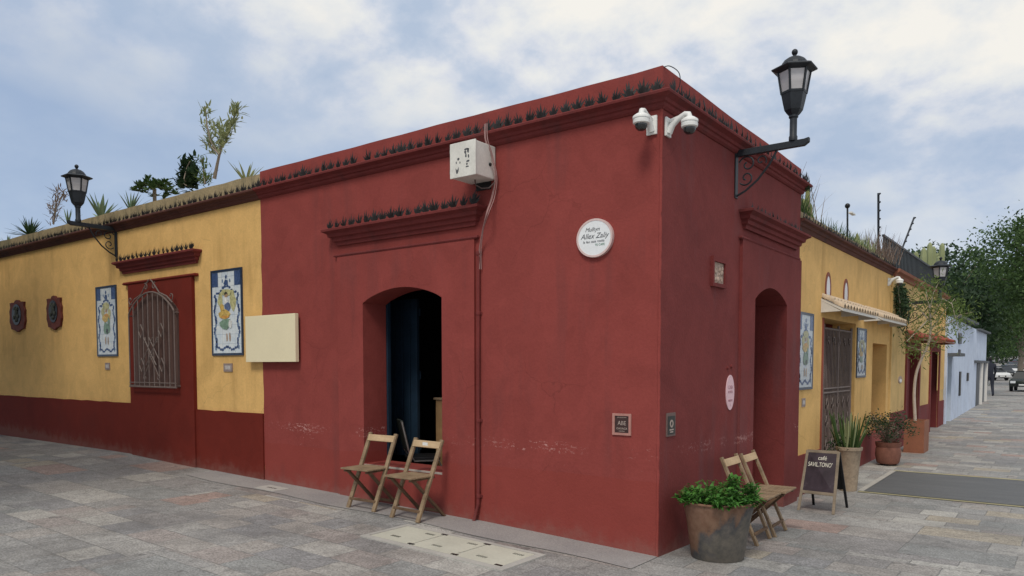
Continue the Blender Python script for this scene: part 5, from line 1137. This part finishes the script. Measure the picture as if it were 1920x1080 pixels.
# ================================================================ FAR STREET
def car(loc, rz, paint, label):
    t = thing('parked_car', loc, label, 'car', 'cars along the far street', rz); mp_ = plain('car paint', paint, .25, .05, 2, spec=.6)
    side = [(-2.1, .35), (-2.15, .62), (-2.05, .82), (-1.25, .92), (1.35, .95), (2.0, .85), (2.12, .6), (2.08, .35)]
    mb = MB(); fr = lambda u, v, w: Vector((w, u, v)); mb.prism([side], fr, -.86, .86); mb.build('body', mp_, t, bevel=.06, smooth=True)
    cab = [(-1.3, .90), (-.65, 1.42), (.75, 1.45), (1.45, .93)]
    mb = MB(); vs = [Vector((s*(.80 if v < 1 else .62), u, v)) for s in (-1, 1) for u, v in cab]; mb.add(vs, [(0, 1, 2, 3), (7, 6, 5, 4), (0, 4, 5, 1), (1, 5, 6, 2), (2, 6, 7, 3), (3, 7, 4, 0)]); mb.build('window_glass', M_dome, t, bevel=.03)
    mb = MB(); mb.box(-.60, .60, -.62, .72, 1.44, 1.475); mb.build('roof', mp_, t, bevel=.012)
    for sx in (-1, 1):
        for y in (-1.35, 1.3):
            mb = MB(); a = Vector((sx*.70, y, .32)); b = Vector((sx*.88, y, .32)); mb.tube([a, b], .32, 20); w_ = mb.build('wheel', M_rubber, t); mb = MB(); mb.tube([b, b + Vector((sx*.012, 0, 0))], .19, 14); mb.build('rim', M_steel, w_)
    for sx in (-1, 1): mb = MB(); mb.box(sx*.62 - .16, sx*.62 + .16, -2.155, -2.10, .60, .76); mb.build('headlight', M_signw, t, bevel=.01)
    mb = MB(); mb.box(-.4, .4, -2.165, -2.11, .42, .56); mb.build('grille', M_black, t)
    mb = MB(); mb.box(-.26, .26, -2.172, -2.166, .44, .54); mb.build('number_plate', M_white, t)
for px, d, rz, c, lb in ((1862, 84, .5, (.72, .73, .73), 'white parked car nearest, just right of the walking person'), (1879, 95, .5, (.03, .035, .04), 'black parked car between two white cars in the far row'), (1893, 104, .5, (.66, .67, .68), 'silver white parked car in the middle of the far row'), (1903, 120, .5, (.22, .03, .03), 'dark red parked car far along the street'), (1912, 138, .5, (.7, .7, .7), 'white parked car farthest up the street')):
    x, y = at_dist(px, d); car((x, y, gz(x, y)), rz, c, lb)
x, y = at_dist(1926, 55); car((x, y, gz(x, y)), -.05, (.015, .022, .018), 'black car on the road cut by the right edge of the photo')
# person walking away
x, y = at_dist(1856, 33); z = gz(x, y)
per = thing('person', (x, y, z), 'person in dark clothes walking on the far pavement by the blue house', 'person', rz=.3)
def skin(name, verts, edges, rad, mat, parent, lvl=2):
    me = bpy.data.meshes.new(name); me.from_pydata(verts, edges, []); o = bpy.data.objects.new(name, me); COL.objects.link(o)
    o.modifiers.new('s', 'SKIN'); o.modifiers.new('u', 'SUBSURF').levels = lvl; o.modifiers['u'].render_levels = lvl
    for i, v in enumerate(me.skin_vertices[0].data): v.radius = (rad[i], rad[i]); v.use_root = (i == 0)
    dg = bpy.context.evaluated_depsgraph_get(); m2 = bpy.data.meshes.new_from_object(o.evaluated_get(dg)); o.modifiers.clear(); o.data = m2; m2.materials.clear(); m2.materials.append(mat)
    for p in m2.polygons: p.use_smooth = True
    o.parent = parent; return o
V = [(0, 0, .92), (0, .0, 1.15), (0, .01, 1.38), (0, .01, 1.50), (0, .02, 1.62), (0, .02, 1.68),
     (-.10, .0, .88), (-.11, .10, .50), (-.11, .0, .10), (-.11, .12, .04), (.10, 0, .88), (.11, -.02, .48), (.11, -.20, .12), (.11, -.12, .05),
     (-.19, 0, 1.40), (-.24, -.05, 1.12), (-.23, .05, .88), (-.23, .09, .80), (.19, 0, 1.40), (.24, .08, 1.13), (.23, .20, .92), (.23, .25, .85)]
E_ = [(0, 1), (1, 2), (2, 3), (3, 4), (4, 5), (0, 6), (6, 7), (7, 8), (8, 9), (0, 10), (10, 11), (11, 12), (12, 13), (2, 14), (14, 15), (15, 16), (16, 17), (2, 18), (18, 19), (19, 20), (20, 21)]
Rd = [.13, .12, .14, .055, .095, .07, .10, .07, .05, .035, .10, .07, .05, .035, .07, .05, .04, .035, .07, .05, .04, .035]
skin('body', V, E_, Rd, M_cloth, per)
mb = MB(); mb.sphere((0, .0, 1.66), .085, 12, 10, (.85, 1, 1.1)); mb.build('hair', M_hair, per, smooth=True)
mb = MB(); mb.sphere((0, .03, 1.63), .083, 12, 10, (.85, 1, 1.2)); mb.build('face', M_skin, per, smooth=True)

# trees
def tree(px, d, top_py, rad, label, leaf, seed, nclump=90, per=110, size=.26, low=0.25, xy=None):
    x, y = xy if xy else at_dist(px, d); z = gz(x, y); H_ = (687 - top_py)/F*d + 1.6 - z; r = random.Random(seed)
    t = thing('leafy_tree', (x, y, z), label, 'tree', 'trees at the end of the street')
    mb = MB(); th = H_*.55; mb.tube([(0, 0, -.3), (.1, 0, th*.4), (-.05, .1, th*.75), (0, 0, th)], [.28, .22, .17, .10], 9); ml = MB()
    for k in range(nclump):
        a = r.uniform(0, 2*PI); v = r.uniform(-1, 1); q = r.random()**.4*.95; sq = math.sqrt(1 - v*v)
        c = Vector((math.cos(a)*sq*q*rad, math.sin(a)*sq*q*rad, H_*(low + 1)/2 + v*q*H_*(1 - low)/2))
        c += Vector((r.gauss(0, .25), r.gauss(0, .25), r.gauss(0, .2))); s_ = r.uniform(.35, .75)*rad/3.4
        if k % 4 == 0: mb.tube([(0, 0, th*r.uniform(.4, 1)), Vector((0, 0, th)).lerp(c, .5), c], [.07, .045, .015], 5, False)
        leaf_quads(ml, c, per, (s_, s_, s_*.55), size, r, 0, .15, .5)
    mb.build('trunk', M_bark, t, smooth=True); ml.build('crown', leaf, t, recalc=False)
    return t
tree(1712, 42, 475, 2.6, 'dark tree behind the roof railing', L_dark, 71, 70)
tree(1770, 46, 462, 3.2, 'dark dense tree above the far lantern', L_dark, 72, 90)
tree(1822, 50, 468, 3.3, 'mid green tree above the blue house', L_mid, 73, 90)
tree(1868, 170, 560, 9.0, 'dark tree right behind the end of the blue house', L_dark, 74, 130, 110, .42, low=.03)
tree(1775, 42, 575, 2.0, 'low dark green tree behind the blue house roof', L_dark, 75, 60, low=.02)
tree(1912, 68, 470, 4.2, 'mid green tree over the parked cars', L_mid, 76, 110, low=.20)
tree(1900, 165, 560, 9.0, 'broad dark tree behind the row of parked cars', L_dark, 77, 120, 110, .5, .03)
tree(1965, 180, 540, 11.0, 'broad far tree at the top of the street', L_mid, 78, 110, 110, .55, .03)
tree(1800, 90, 500, 7.5, 'far broad tree hidden behind the nearer crowns', L_dark, 79, 100, 100, .45, .05)
tree(1968, 36, 385, 2.9, 'light feathery tree leaning in at the right edge', L_mid, 80, 150, 120, .18, .40)
# trees of the plaza standing left of the picture: they shade the far yellow wall and paving
for (x, y, h_, rd, sd) in ((-12.2, -5.6, 7.6, 3.1, 81), (-17.0, -4.2, 7.6, 3.3, 82), (-8.2, -6.2, 7.0, 2.6, 83), (-12.5, -11, 9, 3.4, 84)):
    d = 30; tree(0, d, 687 - (h_ - 1.6 + gz(x, y))*F/d, rd, ['wide plaza tree nearest the picture, left of the view', 'plaza tree farther left of the view', 'smaller plaza tree closest to the red building, left of the view', 'plaza tree behind the others, left of the view'][sd-81], L_mid, sd, 80, 110, .32, .35, (x, y))
for o in S.objects:
    if o.get('worldparts') is not None: del o['worldparts']
